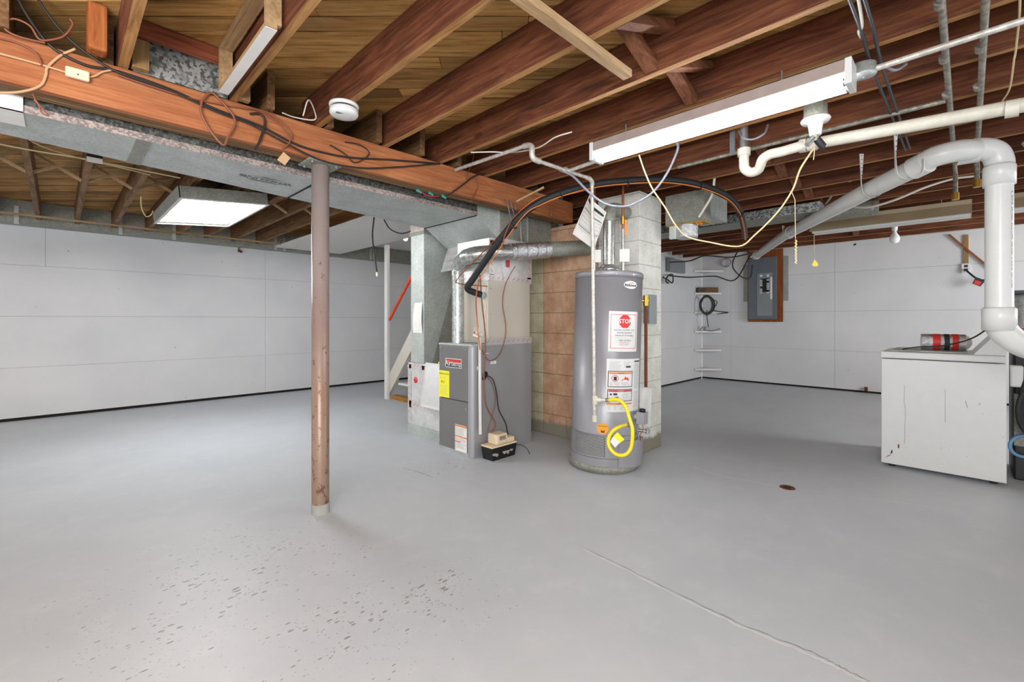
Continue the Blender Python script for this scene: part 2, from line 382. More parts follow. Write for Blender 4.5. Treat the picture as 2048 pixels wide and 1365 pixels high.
MB('white_paint').box(3.34,2.9,2.44, 5.4,7.6,2.466).build('trim_3', kind='structure')

# ---- chimney: courses of blocks
c = thing('block_chimney', 'tall white painted block chimney behind the grey water heater, bare reddish blocks toward the furnace', 'chimney', (3.68,2.6,0))
def blocks(mb, x0,x1,y0,y1,z0,z1,course,bl):
    z = z0; k = 0
    while z < z1-.01:
        zz = min(z+course, z1); ys = [y0]; y = y0+(bl/2 if k%2 else bl)
        while y < y1-.02: ys.append(y); y += bl
        ys.append(y1)
        for a, b in zip(ys, ys[1:]):
            j = random.uniform(-.0025,.0025); mb.box(x0+j, a+.0015, z+.002, x1, b-.0015, zz-.002, .004)
        z = zz; k += 1
CZ = 2.25
blocks(MB('block_painted'), 3.485,3.875,1.94,2.35,0,CZ,.203,.5) if False else None
mp = MB('block_painted'); blocks(mp, 3.485,3.875,1.94,2.36,0,CZ,.203,.42); mp.mat('painted_mortar').box(3.495,1.95,0,3.865,2.355,CZ-.01); mp.build('painted_stack', c, 'white painted corner of the chimney')
mp = MB('block_bare'); blocks(mp, 3.485,3.875,2.365,3.02,0.0,2.07,.203,.36); mp.mat('mortar').box(3.495,2.37,0,3.865,3.015,2.06); mp.build('bare_stack', c, 'reddish unpainted blocks')
mp = MB('block_cream'); blocks(mp, 3.485,3.875,3.025,3.45,0.0,2.07,.203,.4); mp.mat('mortar').box(3.495,3.03,0,3.865,3.44,2.06); mp.build('cream_stack', c, 'cream painted blocks beside the furnace')

# ---- girder: three plies
g = thing('girder', 'heavy reddish laminated wooden girder crossing the ceiling on top of the steel post', 'beam', (.5,2.71,2.08))
for k, (a, b) in enumerate(((2.64,2.682),(2.689,2.731),(2.738,2.78))):
    z0 = 2.08+(0,.003,.001)[k]
    MB('girder_wood' if k==0 else 'ply_brown').box(-3.4,a,z0, 3.48,b,2.268,.004).build('ply', g)
# ---- joists
for k in range(19):
    x = .205+.43*k
    yE = 2.84 if x < 3.4 else 3.56
    lit = ''
    lab = ('reddish floor joist in front of the girder, %s from the left' % ORD[k] if k < 7 else
           'dark floor joist right of the long lit tube, %s counting away from the camera' % ORD[k-5])+lit
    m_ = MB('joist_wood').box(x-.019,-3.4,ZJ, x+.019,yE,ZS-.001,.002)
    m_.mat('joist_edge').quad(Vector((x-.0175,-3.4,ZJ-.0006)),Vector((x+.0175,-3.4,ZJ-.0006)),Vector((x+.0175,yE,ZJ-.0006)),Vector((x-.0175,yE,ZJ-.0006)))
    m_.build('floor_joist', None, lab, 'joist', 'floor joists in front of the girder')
FJ = [-.47,-.15,.16,.48,.80,1.12,1.43,1.75,2.07]
for k, x in enumerate(FJ):
    MB('joist_wood_brown').box(x-.019,(2.60 if k not in (2,3) else 2.70),ZJ+.001, x+.019,7.59,ZS-.001,.002).build('rear_joist', None, 'brown floor joist beyond the long grey duct, %s from the left' % ORD[k], 'joist', 'floor joists beyond the girder')
for k in range(len(FJ)-1):
    x0, x1 = FJ[k]+.02, FJ[k+1]-.02
    b = thing('cross_bridging', 'crossed thin wooden braces in the %s joist gap beyond the long duct' % ORD[k], 'brace', ((x0+x1)/2,5.1,ZJ), 'crossed braces beyond the girder')
    MB('pale_wood_x').beam((x0,5.08,ZJ+.02),(x1,5.08,ZS-.02),.03,.018).build('brace', b)
    MB('pale_wood_x').beam((x0,5.115,ZS-.02),(x1,5.115,ZJ+.02),.03,.018).build('brace', b)
for k in range(3, 17):
    x0, x1 = .205+.43*k+.02, .205+.43*(k+1)-.02
    b = thing('joist_bridging', 'crossed reddish wood blocks in the joist gap, %s bay rightward from the pale furring strip' % ORD[k-3], 'brace', ((x0+x1)/2,.95,ZJ), 'crossed blocks between the front joists')
    MB('block_wood_x').beam((x0,.92,ZJ+.02),(x1,.92,ZS-.03),.06,.035).build('brace', b)
    MB('block_wood_x').beam((x0,1.0,ZS-.03),(x1,1.0,ZJ+.02),.06,.035).build('brace', b)
# short stub blocks over the girder, header left, closure sheet
for k, (x, y) in enumerate(((.262,2.62),(.67,2.62))):
    MB('pale_wood_z').box(x-.03,y-.03,2.27,x+.03,y+.01,2.40,.003).build('wood_block', None, ('small pale wood block on the girder at the left end of the shiny metal sheet','small pale wood block on the girder right of the shiny metal sheet')[k], 'block')
MB('galvanized_spangle').box(.24,2.645,2.272,.61,2.65,2.43).build('closure_sheet', None, 'mottled galvanized metal sheet closing the joist gap above the girder', 'metal sheet')
MB('red_wood_x').box(.226,2.55,2.40,.60,2.59,2.468,.003).build('wood_header', None, 'reddish board across the joist gap in front of the shiny metal sheet', 'board')
MB('brown_wood_z').box(.085,2.54,2.272,.15,2.62,2.468,.012).build('splintered_block', None, 'rough splintered wood block standing on the girder left of the first joist', 'block')
# framed casing on the second joist
c = thing('wood_casing', 'open rectangular white edged wood frame nailed beside the second reddish joist', 'frame', (.59,2.2,2.25))
for nm, a in (('bottom_rail',(.545,1.83,2.243,.585,2.53,2.262)),('top_rail',(.545,1.83,2.445,.60,2.53,2.464)),('end_stile',(.545,2.51,2.262,.60,2.53,2.445)),('end_stile',(.545,1.83,2.262,.60,1.85,2.445))):
    MB('pale_wood_y').box(*a).build(nm, c)
MB('white_paint').box(.5445,1.835,2.241,.5855,2.525,2.243).build('white_edge', c, 'flaking white painted edge')
# furring strip
MB('pale_wood_x').box(.3,1.045,2.235,1.81,1.09,2.268,.002).build('furring_strip', None, 'pale wooden strip nailed across the joist undersides near the camera', 'strip')
# ---- white painted ceiling panel and soffit duct along left wall
MB('white_paint').box(2.31,3.70,2.235,3.29,7.28,2.262).build('ceiling_panel', None, 'flat white painted sheet under the joists behind the furnace duct', 'panel')
d = thing('wall_duct', 'long grey rectangular duct running along the top of the left wall', 'duct', (1,7.48,2.22))
MB('galvanized_dull').box(-3.4,7.35,2.222, 5.3,7.61,2.468).build('duct_body', d)
for k, u in enumerate((33,241,348,551,568,741,748)):
    p = PY(u, 450, 7.35); MB('galvanized').box(p.x-.018,7.335,2.20,p.x+.018,7.349,2.40).build('hanger_strap', d)
MB('pale_wood_x').beam((-3.3,6.95,2.255),(2.3,7.05,2.255),.02,.02).build('nailing_strip', None, 'thin orange wood strip running under the rear joists near the left wall', 'strip')
# ---- trunk duct beyond the girder
zb = 2.03
def far(x): return 3.25+.165*x
def near(x): return 2.83+.03*x
d = thing('trunk_duct', 'long galvanized trunk duct running under the joists behind the girder', 'duct', (0,3.1,zb))
mbd = MB('galvanized')
xs = [-1.55, -.62, 1.05, 2.50]
for a, b in zip(xs, xs[1:]):
    lo = [(a,near(a),zb),(b,near(b),zb),(b,far(b),zb),(a,far(a),zb)]; mbd.hexa([Vector(p) for p in lo], [Vector(p)+Vector((0,0,.235)) for p in lo])
mbd.build('duct_body', d)
mbd = MB('galvanized_edge')
a, b = -1.55, 2.5; mbd.hexa([Vector((a,near(a)-.004,zb)),Vector((b,near(b)-.004,zb)),Vector((b,near(b),zb)),Vector((a,near(a),zb))],[Vector((a,near(a)-.004,zb+.032)),Vector((b,near(b)-.004,zb+.032)),Vector((b,near(b),zb+.032)),Vector((a,near(a),zb+.032))])
mbd.build('side_seam', d, 'bright spangled lower side of the duct')
for k, x in enumerate((.30, 1.17, 2.49)):
    m_ = MB('galvanized_dull' if k == 0 else 'dark_gap'); ww = .03 if k == 0 else .006
    m_.hexa([Vector((x-ww,near(x)-.006,zb-.004)),Vector((x+ww,near(x)-.006,zb-.004)),Vector((x+ww,far(x)+.004,zb-.004)),Vector((x-ww,far(x)+.004,zb-.004))],[Vector((x-ww,near(x)-.006,zb-.0002)),Vector((x+ww,near(x)-.006,zb-.0002)),Vector((x+ww,far(x)+.004,zb-.0002)),Vector((x-ww,far(x)+.004,zb-.0002))])
    m_.build('seam_cleat', d)
# stamped oval
e0 = PZ(530,360,zb); mbs = MB('ink'); A_ = PZ(484,350,zb); B_ = PZ(578,370,zb); ax = (B_-A_)/2; ax.z = 0; L = ax.length; ex = ax.normalized(); ey = Vector((-ex.y,ex.x,0)); cc = (A_+B_)/2
pr = None
for i in range(49):
    th = 2*math.pi*i/48; o1 = cc+ex*math.cos(th)*L+ey*math.sin(th)*L*.36; o2 = cc+ex*math.cos(th)*(L-.004)+ey*math.sin(th)*(L*.36-.004)
    if pr: mbs.quad(pr[0],o1,o2,pr[1])
    pr = (o1,o2)
fm = lambda x,y: cc-ex*x+ey*y
mbs.text('WHEELING', .062, fm); mbs.text('STEEL', .03, lambda x,y: fm(x,y-.048)); mbs.text('GALVANIZED', .026, lambda x,y: fm(x,y+.048))
for v_ in mbs.v: v_.z = zb-.0012
mbs.build('stamp', d, 'black oval maker stamp')
p = PZ(18,245,zb); mpp = MB('paper'); mpp.box(p.x-.06,near(p.x)-.014,zb-.004,p.x+.05,near(p.x)-.006,zb+.16); mpp.box(p.x-.06,near(p.x)-.014,zb-.004,p.x+.05,near(p.x)+.19,zb-.001)
mpp.build('paper_tag', None, 'white paper sheet taped to the left end of the trunk duct', 'paper')
# duct drop over the furnace
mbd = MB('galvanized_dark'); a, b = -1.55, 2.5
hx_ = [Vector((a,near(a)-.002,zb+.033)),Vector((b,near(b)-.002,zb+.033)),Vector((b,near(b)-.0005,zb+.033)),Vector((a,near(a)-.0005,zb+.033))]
mbd.hexa(hx_, [q+Vector((0,0,.19)) for q in hx_]); mbd.build('side_panel', d, 'dark upper side of the duct')  # dark galvanized sheet above the bright lower strip
d = thing('plenum_duct', 'galvanized duct head dropping from the trunk duct to the furnace plenum', 'duct', (2.9,3.2,1.86))
y0, y1 = near(2.5), far(2.5)
def hx(mb, lo, hi): mb.hexa([Vector(p) for p in lo], [Vector(p) for p in hi])
m_ = MB('galvanized'); hx(m_, [(2.50,y0,zb),(2.75,y0,1.86),(2.75,y1,1.86),(2.50,y1,zb)], [(2.50,y0,2.23),(2.75,y0,2.23),(2.75,y1,2.23),(2.50,y1,2.23)]); m_.build('sloped_face', d)
MB('galvanized_dull').box(2.75,y0+.002,1.86,3.47,y1,2.20).build('duct_body', d)
for x in (2.755,3.12): MB('galvanized').box(x-.006,y0-.01,1.862,x+.006,y0+.001,2.12).build('standing_seam', d)

# ---- steel post
c = thing('steel_post', 'round mauve painted steel post with rust flecks carrying the girder', 'post', (1.107,2.715,0))
m_ = MB('lally_paint'); m_.lathe([(0,.0),(.05,.0),(.05,.06),(.0495,.065),(.0495,2.066),(0,2.066)], (1.107,2.715,0), 40); m_.build('pipe_shaft', c)
m_ = MB('bare_concrete'); m_.lathe([(.0515,0),(.0512,.055),(.0497,.06)], (1.107,2.715,0), 40); m_.build('painted_foot', c, 'floor grey painted foot')
m_ = MB('galvanized_dull'); m_.box(1.01,2.63,2.067,1.205,2.80,2.079,.002); m_.build('top_plate', c)
for dx,dy in ((-.07,-.06),(.07,-.06),(-.07,.06),(.07,.06)): MB('steel').cyl((1.107+dx,2.715+dy,2.058),(1.107+dx,2.715+dy,2.069),.009,8).build('bolt', c)
# ---- white framing post, stairs
MB('white_paint').box(3.355,5.88,0,3.395,5.96,2.234).build('framing_post', None, 'slim white painted wooden post at the foot of the stairs', 'post')
c = thing('staircase', 'cream and plywood underside of the stairs beside the white wooden post', 'stairs', (3.45,5.6,0))
def stair(y): return (5.95-y)*1.15
m_ = MB('coil_cream'); hx(m_, [(3.40,5.97,0),(3.44,5.97,0),(3.44,4.2,2.0),(3.40,4.2,2.0)], [(3.40,5.97,.28),(3.44,5.97,.28),(3.44,4.2,2.3),(3.40,4.2,2.3)]); m_.build('stringer', c)
m_ = MB('plywood'); hx(m_, [(4.2,5.9,.02),(4.22,5.9,.02),(4.22,3.9,.02),(4.2,3.9,.02)], [(4.2,5.9,.5),(4.22,5.9,.5),(4.22,3.9,2.2),(4.2,3.9,2.2)]); m_.build('plywood_back', c)
MB('plywood').box(3.42,4.6,.001,3.5,5.86,.06).build('floor_plate', c)
for k in range(7):
    y = 5.7-.24*k; z = .22+.27*k
    MB('white_paint').box(3.44,y-.24,z,4.2,y+.02,z+.03).build('tread', c)
MB('rail_orange').tube([(3.38,5.86,1.15),(3.38,4.9,2.12)], .02, 12).build('handrail', c, 'bright orange sloping handrail')
# ================================================================ lights of the room
def bend(P0, side, up, nrm):       # flat print frame
    P0, side, up, nrm = Vector(P0), Vector(side), Vector(up), Vector(nrm)
    return lambda x, y, o=0: P0+side*x+up*y+nrm*o
def rect(mb, f, x0, y0, x1, y1, o, mat, nu=1):
    mb.mat(mat)
    for i in range(nu):
        a, b = x0+(x1-x0)*i/nu, x0+(x1-x0)*(i+1)/nu
        mb.quad(f(a,y0,o), f(b,y0,o), f(b,y1,o), f(a,y1,o))
    return mb
def frame(mb, f, x0,y0,x1,y1,w,o,mat,nu=8):
    rect(mb,f,x0,y0,x1,y0+w,o,mat,nu); rect(mb,f,x0,y1-w,x1,y1,o,mat,nu); rect(mb,f,x0,y0+w,x0+w,y1-w,o,mat); rect(mb,f,x1-w,y0+w,x1,y1-w,o,mat)
def txt(mb, f, s_, size, x, y, o, mat, align='CENTER', bold=0): mb.mat(mat); mb.text(s_, size, lambda a,b: f(x+a, y+b, o), align, bold)
def lines(mb, f, x0, x1, y, n, dy, o, mat='ink_grey', h=.0025):
    for i in range(n): rect(mb, f, x0, y-i*dy, x1-random.uniform(0,(x1-x0)*.35), y-i*dy+h, o, mat, 3)
def strip_light(name, label, x, y0, y1, z, lit, refl=False):
    c = thing(name, label, 'light', (x,(y0+y1)/2,z))
    if not refl:
        MB('housing_tan').box(x-.055,y0-.01,z+.03,x+.055,y1+.01,z+.085,.004).build('housing', c)
        for s_ in (y0+.25,y1-.2): MB('steel').cyl((x,s_,z+.085),(x,s_,2.268),.005,6).build('hanger_wire', c)
        for s_ in (y0,y1): MB('white_enamel').box(x-.06,s_-.012,z-.02,x+.06,s_+.012,z+.085,.003).build('socket_plate', c)
        for dx in (-.033,.033):
            tb = MB('tube_glow' if lit else 'white_enamel').cyl((x+dx,y0+.02,z),(x+dx,y1-.02,z),.019,20).build('lamp_tube', c)
            for s_ in (y0+.006,y1-.02): MB('steel').cyl((x+dx,s_,z),(x+dx,s_+.014,z),.0185,16).build('end_cap', tb)
    else:
        m_ = MB('tan_enamel'); m_.hexa([Vector((x-.15,y0,z)),Vector((x-.145,y0,z)),Vector((x-.145,y1,z)),Vector((x-.15,y1,z))],[Vector((x-.06,y0,z+.10)),Vector((x-.055,y0,z+.10)),Vector((x-.055,y1,z+.10)),Vector((x-.06,y1,z+.10))])
        m_.hexa([Vector((x+.145,y0,z)),Vector((x+.15,y0,z)),Vector((x+.15,y1,z)),Vector((x+.145,y1,z))],[Vector((x+.055,y0,z+.10)),Vector((x+.06,y0,z+.10)),Vector((x+.06,y1,z+.10)),Vector((x+.055,y1,z+.10))])
        m_.box(x-.06,y0,z+.10,x+.06,y1,z+.14); m_.build('reflector_shade', c)
        for dx in (-.06,.06): MB('white_enamel').cyl((x+dx,y0+.01,z+.015),(x+dx,y1-.01,z+.015),.024,14).build('lamp_tube', c)
        for s_ in (y0+.2,y1-.2): MB('steel').cyl((x,s_,z+.14),(x,s_,2.268),.004,6).build('hanger_chain', c)
    return c
strip_light('fluorescent_strip_light', 'long lit two tube fluorescent fixture hanging under the joists at upper right', 2.295, .325, 1.565, 2.12, True)
strip_light('shop_light', 'unlit tan reflector fluorescent fixture behind the slanting white pipe', 5.82, -.06, 1.16, 2.09, False, True)
strip_light('shop_light', 'unlit tan fluorescent fixture at the right frame edge behind the upright white pipe', 5.82, -1.7, -.30, 2.09, False, True)
# troffer
c = thing('troffer_light', 'lit four tube fluorescent troffer hanging beyond the long duct at left', 'light', (1.0,5.02,2.14))
a_, b_ = .325, .665
def T_(x,y,z): return (1.0+x, 5.02+y, 2.14+z)
m_ = MB('galvanized_dull'); hgt = .10
for (x0,y0,x1,y1) in ((-a_,-b_,a_,-b_+.006),(-a_,b_-.006,a_,b_),(-a_,-b_,-a_+.006,b_),(a_-.006,-b_,a_,b_)):
    m_.box(*T_(x0,y0,0),*T_(x1,y1,hgt))
m_.box(*T_(-a_,-b_,hgt-.003),*T_(a_,b_,hgt)); m_.build('housing', c)
m_ = MB('white_enamel'); w2=.022
for (x0,y0,x1,y1) in ((-a_,-b_,a_,-b_+w2),(-a_,b_-w2,a_,b_),(-a_,-b_+w2,-a_+w2,b_-w2),(a_-w2,-b_+w2,a_,b_-w2)): m_.box(*T_(x0,y0,-.006),*T_(x1,y1,0))
m_.build('door_frame', c)
MB('white_enamel').box(*T_(-a_+.008,-b_+.008,hgt-.012),*T_(a_-.008,b_-.008,hgt-.004)).build('white_reflector', c)
MB('ballast_grey').box(*T_(-.04,-b_+.01,.045),*T_(.04,b_-.01,hgt-.012),.004).build('ballast_cover', c)
for x in (-.23,-.09,.09,.23):
    tb = MB('troffer_glow').cyl(T_(x,-b_+.06,.03),T_(x,b_-.06,.03),.0185,16).build('lamp_tube', c)
for s_ in (-b_+.03,b_-.06): MB('white_enamel').box(*T_(-a_+.02,s_,.012),*T_(a_-.02,s_+.03,.05),.003).build('socket_rail', c)
c.rotation_euler = (0, -math.radians(5.5), 0)
# stairwell bulb
c = thing('bare_bulb', 'bright bare bulb glowing past the white ceiling sheet near the stairs', 'bulb', (3.36,5.40,2.30))
MB('porcelain').lathe([(0,.045),(.045,.045),(.045,-.0),(.022,-.03),(.022,-.06),(0,-.06)], (3.36,5.40,2.39), 20).build('lamp_socket', c)
MB('bulb_glow').lathe([(0,-.16),(.018,-.155),(.03,-.135),(.03,-.11),(.018,-.08),(.014,-.06)], (3.36,5.40,2.39), 18).build('globe', c)
# keyless lampholder
p = Vector((2.72,.53,2.175)); c = thing('keyless_lampholder', 'white porcelain lampholder with pull chain under the joists right of the lit tube', 'lampholder', p)
MB('galvanized_dull').lathe([(0,.066),(.052,.066),(.052,.02),(.056,.0),(0,.0)], p, 16).build('junction_box', c)
MB('porcelain').lathe([(0,.0),(.063,-.002),(.066,-.01),(.06,-.02),(.034,-.026),(.03,-.055),(.026,-.085),(.024,-.087),(0,-.087)], p, 32).build('porcelain_base', c)
m_ = MB('old_pipe').cyl(p+Vector((0,.0,-.085)), p+Vector((0,0,-.115)), .014, 12).build('socket_adapter', c)
m_ = MB('black_rubber').cyl(p+Vector((.005,-.005,-.105)), p+Vector((.028,-.028,-.145)), .017, 14).cyl(p+Vector((.028,-.028,-.145)), p+Vector((.032,-.032,-.155)), .009, 10); m_.build('cord_plug', c)
m_ = MB('steel').cyl(p+Vector((-.005,.005,-.10)), p+Vector((-.03,.03,-.135)), .013, 12); m_.build('outlet_tap', c)
# hanging bulb at right
p = Vector((6.88,.56,2.24)); c = thing('pendant_bulb', 'unlit white bulb in a porcelain socket above the far right wall', 'bulb', p)
MB('porcelain').lathe([(0,.028),(.06,.028),(.06,.01),(.028,-.01),(.026,-.05),(0,-.05)], p, 20).build('lamp_socket', c)
MB('glass_bulb').lathe([(.016,-.05),(.022,-.08),(.045,-.12),(.05,-.15),(.04,-.185),(.018,-.2),(0,-.202)], p, 24).build('globe', c)
# smoke detector
p = Vector((1.05,1.31,2.27)); p = PZ(688,212,2.262); c = thing('smoke_detector', 'round white smoke detector under the third reddish joist', 'detector', p)
MB('white_enamel').lathe([(0,.007),(.072,.007),(.074,.0),(.072,-.008),(.062,-.010),(0,-.010)], p, 40).build('mounting_base', c)
MB('dark_gap').lathe([(.060,-.008),(.062,-.016),(.060,-.02)], p, 40).build('vent_ring', c)
m_ = MB('white_enamel'); m_.lathe([(.066,-.018),(.071,-.022),(.071,-.042),(.064,-.052),(.04,-.054),(.02,-.057),(0,-.057)], p, 40)
m_.build('cover', c)
m_ = MB('ink')
for k in range(6): m_.box(p.x-.05+.006*k,p.y-.03,p.z-.0552,p.x-.047+.006*k,p.y-.012,p.z-.0545)
m_.build('sounder_slots', c)

# ================================================================ furnace
FXP, FY0, FY1, FXE, FZ = 2.41, 2.87, 3.33, 3.14, .945
c = thing('furnace', 'grey upright gas furnace cabinet with red logo plate and yellow energy guide label', 'furnace', (2.77,3.1,0))
MB('furnace_side').box(FXP+.03,FY0,0,FXE,FY1,FZ-.01,.003).build('cabinet', c)
MB('galvanized').box(FXP+.002,FY0-.003,FZ-.02,FXE+.002,FY1+.003,FZ,.006).build('top_panel', c)
fr = lambda x, y, o=0: Vector((FXP+.008-o, FY1-x, y))
MB('furnace_grey').box(FXP+.006,FY0+.055,.462,FXP+.032,FY1-.004,FZ-.022,.003).build('upper_door', c)
MB('furnace_grey').box(FXP+.006,FY0+.055,.03,FXP+.032,FY1-.004,.455,.003).build('lower_door', c)
m_ = MB('furnace_side'); m_.lathe([(.03,.002),(.03,FZ-.02)], (FXP+.035,FY0+.028,0), 16, math.pi, 1.5*math.pi); m_.box(FXP+.006,FY0+.026,.002,FXP+.03,FY0+.052,FZ-.02); m_.build('corner_column', c)
MB('galvanized').box(FXP+.012,FY0+.005,.0,FXP+.032,FY1-.004,.03).build('base_sill', c)
for (y, z) in ((FY1-.03,.90),(FY0+.07,.90),(FY1-.03,.40),(FY0+.07,.40)): MB('steel').cyl((FXP+.007,y,z),(FXP-.002,y,z),.008,10).build('door_screw', c)
m_ = MB(); f = fr; rect(m_,f,.10,.735,.325,.815,.004,'white_enamel'); rect(m_,f,.107,.775,.318,.809,.005,'label_red'); rect(m_,f,.107,.741,.318,.775,.005,'ink'); txt(m_,f,'Airtemp',.068,.212,.772,.0065,'white_enamel',bold=.0012); m_.build('logo_plate', c, 'red and black Airtemp logo plate')
m_ = MB(); rect(m_,f,.006,.465,.155,.70,.004,'sticker_yellow'); txt(m_,f,'ENERGYGUIDE',.021,.08,.672,.005,'ink'); txt(m_,f,'80.0',.03,.06,.60,.005,'ink'); lines(m_,f,.02,.14,.65,3,.01,.005,'cable_cream'); lines(m_,f,.02,.14,.57,8,.011,.005,'cable_cream'); m_.build('energy_label', c, 'bright yellow label')
m_ = MB(); rect(m_,f,.235,.03,.395,.255,.004,'paper'); rect(m_,f,.235,.238,.395,.252,.005,'orange'); rect(m_,f,.235,.15,.395,.16,.005,'orange'); rect(m_,f,.235,.105,.31,.112,.005,'label_red'); lines(m_,f,.24,.39,.225,6,.011,.005); lines(m_,f,.24,.39,.138,3,.011,.005); lines(m_,f,.24,.39,.092,4,.011,.005); m_.build('warning_label', c, 'white label with orange bands')
m_ = MB('bare_concrete'); P=[fr(.0,.03,.0015),fr(.14,.03,.0015),fr(.12,.055,.0015),fr(.10,.062,.0015),fr(.06,.05,.0015),fr(0,.058,.0015)]; m_.add(P,[tuple(range(6))]); m_.build('paint_scuff', c, 'light grey paint scuff at the foot')
sd = lambda x, y, o=0: Vector((x, FY0-.001-o, y))
m_ = MB(); rect(m_,sd,2.55,.86,2.60,.867,.002,'paper'); rect(m_,sd,2.62,.77,2.685,.795,.002,'paper'); lines(m_,sd,2.625,2.68,.787,2,.008,.003); rect(m_,sd,2.465,.73,2.51,.76,.002,'paper'); m_.build('side_stickers', c, 'small white stickers')
m_ = MB('black_rubber'); m_.lathe([(0,0),(.028,0),(.028,.004),(0,.006)], (2.56,FY0,.685), 20, axis=(0,-1,0)).lathe([(0,0),(.02,0),(.02,.004),(0,.006)], (2.545,FY0,.655), 20, axis=(0,-1,0)); m_.build('side_grommet', c)
for (x,z) in ((2.6,.55),(2.78,.56),(3.05,.58)): MB('steel').cyl((x,FY0,z),(x,FY0-.004,z),.004,8).build('side_screw', c)
def tape(mb, p, q, w, n, red=True):
    p, q, n = Vector(p), Vector(q), Vector(n); d = (q-p); L = d.length; d.normalize(); s_ = n.cross(d).normalized()
    mb.mat('foil_tape'); f_ = lambda a, b, o: p+d*a+s_*b+n*o
    mb.quad(f_(0,-w/2,.001),f_(L,-w/2,.001),f_(L,w/2,.001),f_(0,w/2,.001))
    if red:
        mb.mat('tape_red'); k = .02
        while k < L-.03:
            o = .002; mb.quad(f_(k,-w*.22,o),f_(k+.028,w*.12,o),f_(k+.034,w*.28,o),f_(k+.006,-w*.06,o)); k += .062
# coil case and plenum
c = thing('coil_case', 'cream evaporator coil case standing on the grey furnace', 'coil case', (2.86,3.1,FZ))
MB('coil_cream').box(2.60,2.88,FZ+.002,3.13,3.32,1.49,.004).build('cabinet', c)
MB('coil_cream').box(2.593,2.90,FZ+.02,2.602,3.30,1.46,.003).build('front_panel', c)
cf = lambda x, y, o=0: Vector((2.592-o, 3.30-x, y))
m_ = MB(); rect(m_,cf,.24,1.02,.32,1.08,.001,'paper'); rect(m_,cf,.245,1.025,.265,1.045,.002,'label_red'); lines(m_,cf,.25,.31,1.07,3,.008,.002); m_.build('rating_label', c)
for z in (1.0,1.2,1.42): MB('steel').cyl((2.63,2.882,z),(2.63,2.876,z),.004,8).build('case_screw', c)
MB('pvc').cyl((2.60,2.95,1.02),(2.50,2.95,1.02),.014,14).build('drain_stub', c, 'white plastic drain stub')
MB('furnace_side').cyl((2.60,2.925,1.36),(2.575,2.925,1.36),.03,20).build('line_port', c)
c = thing('supply_plenum', 'silver foil faced plenum box above the coil case with red printed tape', 'plenum', (2.9,3.1,1.49))
MB('foil_board').box(2.62,2.885,1.492,3.16,3.32,1.858,.003).build('board_box', c)
m_ = MB()
n_ = (0,-1,0); y_ = 2.884
tape(m_,(2.63,y_,1.515),(3.15,y_,1.515),.06,n_); tape(m_,(3.13,y_,1.53),(3.13,y_,1.84),.06,n_); tape(m_,(2.65,y_,1.54),(2.65,y_,1.84),.06,n_); tape(m_,(2.63,y_,1.83),(3.15,y_,1.83),.06,n_)
tape(m_,(2.619,3.31,1.52),(2.619,2.90,1.52),.06,(-1,0,0)); tape(m_,(2.619,3.29,1.66),(2.619,2.90,1.66),.06,(-1,0,0)); tape(m_,(2.619,3.31,1.80),(2.619,2.90,1.80),.06,(-1,0,0))
m_.build('printed_tape', c, 'foil tape with red print')
m_ = MB(); q_ = lambda x,y,o=0: Vector((2.82+x,y_-.003-o,1.62+y)); rect(m_,q_,0,0,.045,.075,0,'label_red'); m_.build('red_sticker', c, 'small red sticker')
# foil taped apron where the duct head meets the plenum
m_ = MB('foil_board'); hx(m_, [(2.56,2.90,1.62),(3.17,2.879,1.835),(3.17,3.40,1.835),(2.56,3.50,1.60)], [(2.748,2.895,1.875),(3.17,2.895,1.875),(3.17,3.64,1.858),(2.748,3.64,1.858)]); m_.build('foil_collar', c, 'crinkled silver foil collar')
m_ = MB()
for a_1 in (.2,.5,.8):
    P0 = Vector((2.56,2.92,1.62)).lerp(Vector((2.748,2.92,1.868)),a_1); P1 = Vector((2.56,3.48,1.60)).lerp(Vector((2.748,3.62,1.858)),a_1)
    tape(m_,P0,P1,.05,(-.80,-.02,.60) if False else (-.8,0,.6))
for v_ in m_.v: v_.x -= .006
m_.build('collar_tape', c)
tp = MB(); tape(tp,(2.55,FY0-.001,FZ+.015),(3.14,FY0-.001,FZ+.015),.055,(0,-1,0)); 
for v_ in tp.v: v_.y -= .004
tp.build('furnace_seam_tape', None, 'red printed foil tape along the joint between furnace and coil case', 'tape')
# flue
c = thing('furnace_flue', 'shiny galvanized flue rising from the furnace and crossing to the chimney', 'flue pipe', (2.50,3.165,FZ))
MB('pipe_galvanized').tube([(2.50,3.165,FZ-.002),(2.50,3.165,1.54)], .053, 28).build('riser_pipe', c)
m_ = MB('pipe_galvanized'); el = catmull([(2.50,3.165,1.53),(2.50,3.165,1.60),(2.485,3.11,1.655),(2.45,3.02,1.675),(2.42,2.95,1.68)],5); m_.tube(el,[.055+.002*(i%2) for i in range(len(el))],28); m_.build('elbow', c)
pp = [(2.43,2.97,1.678),(2.44,2.85,1.69),(2.58,2.755,1.71),(2.72,2.705,1.725)]
MB('pipe_galvanized').tube(catmull(pp,5),.066,28).build('angled_pipe', c)
MB('foil').tube(catmull([(2.70,2.71,1.722),(2.85,2.655,1.742),(3.05,2.585,1.767)],5),.072,28).build('foil_wrap', c, 'crinkled foil wrapped section')
MB('galvanized_dull').tube([(3.03,2.592,1.765),(3.483,2.43,1.82)],.068,28).build('chimney_pipe', c, 'dull section entering the chimney')
for q in (.1,.35,.62,.85):
    P = Vector((2.70,2.71,1.722)).lerp(Vector((3.05,2.585,1.767)), q); D = Vector((.35,-.125,.045)).normalized()
    MB('steel').cyl(P-D*.004,P+D*.004,.0745,28).build('clamp_band', c)
P = Vector((2.80,2.673,1.735)); MB('steel').tube([P+Vector((.0,.0,.074)),P+Vector((0,.02,.34))],.004,6).build('hanger_strap', c)
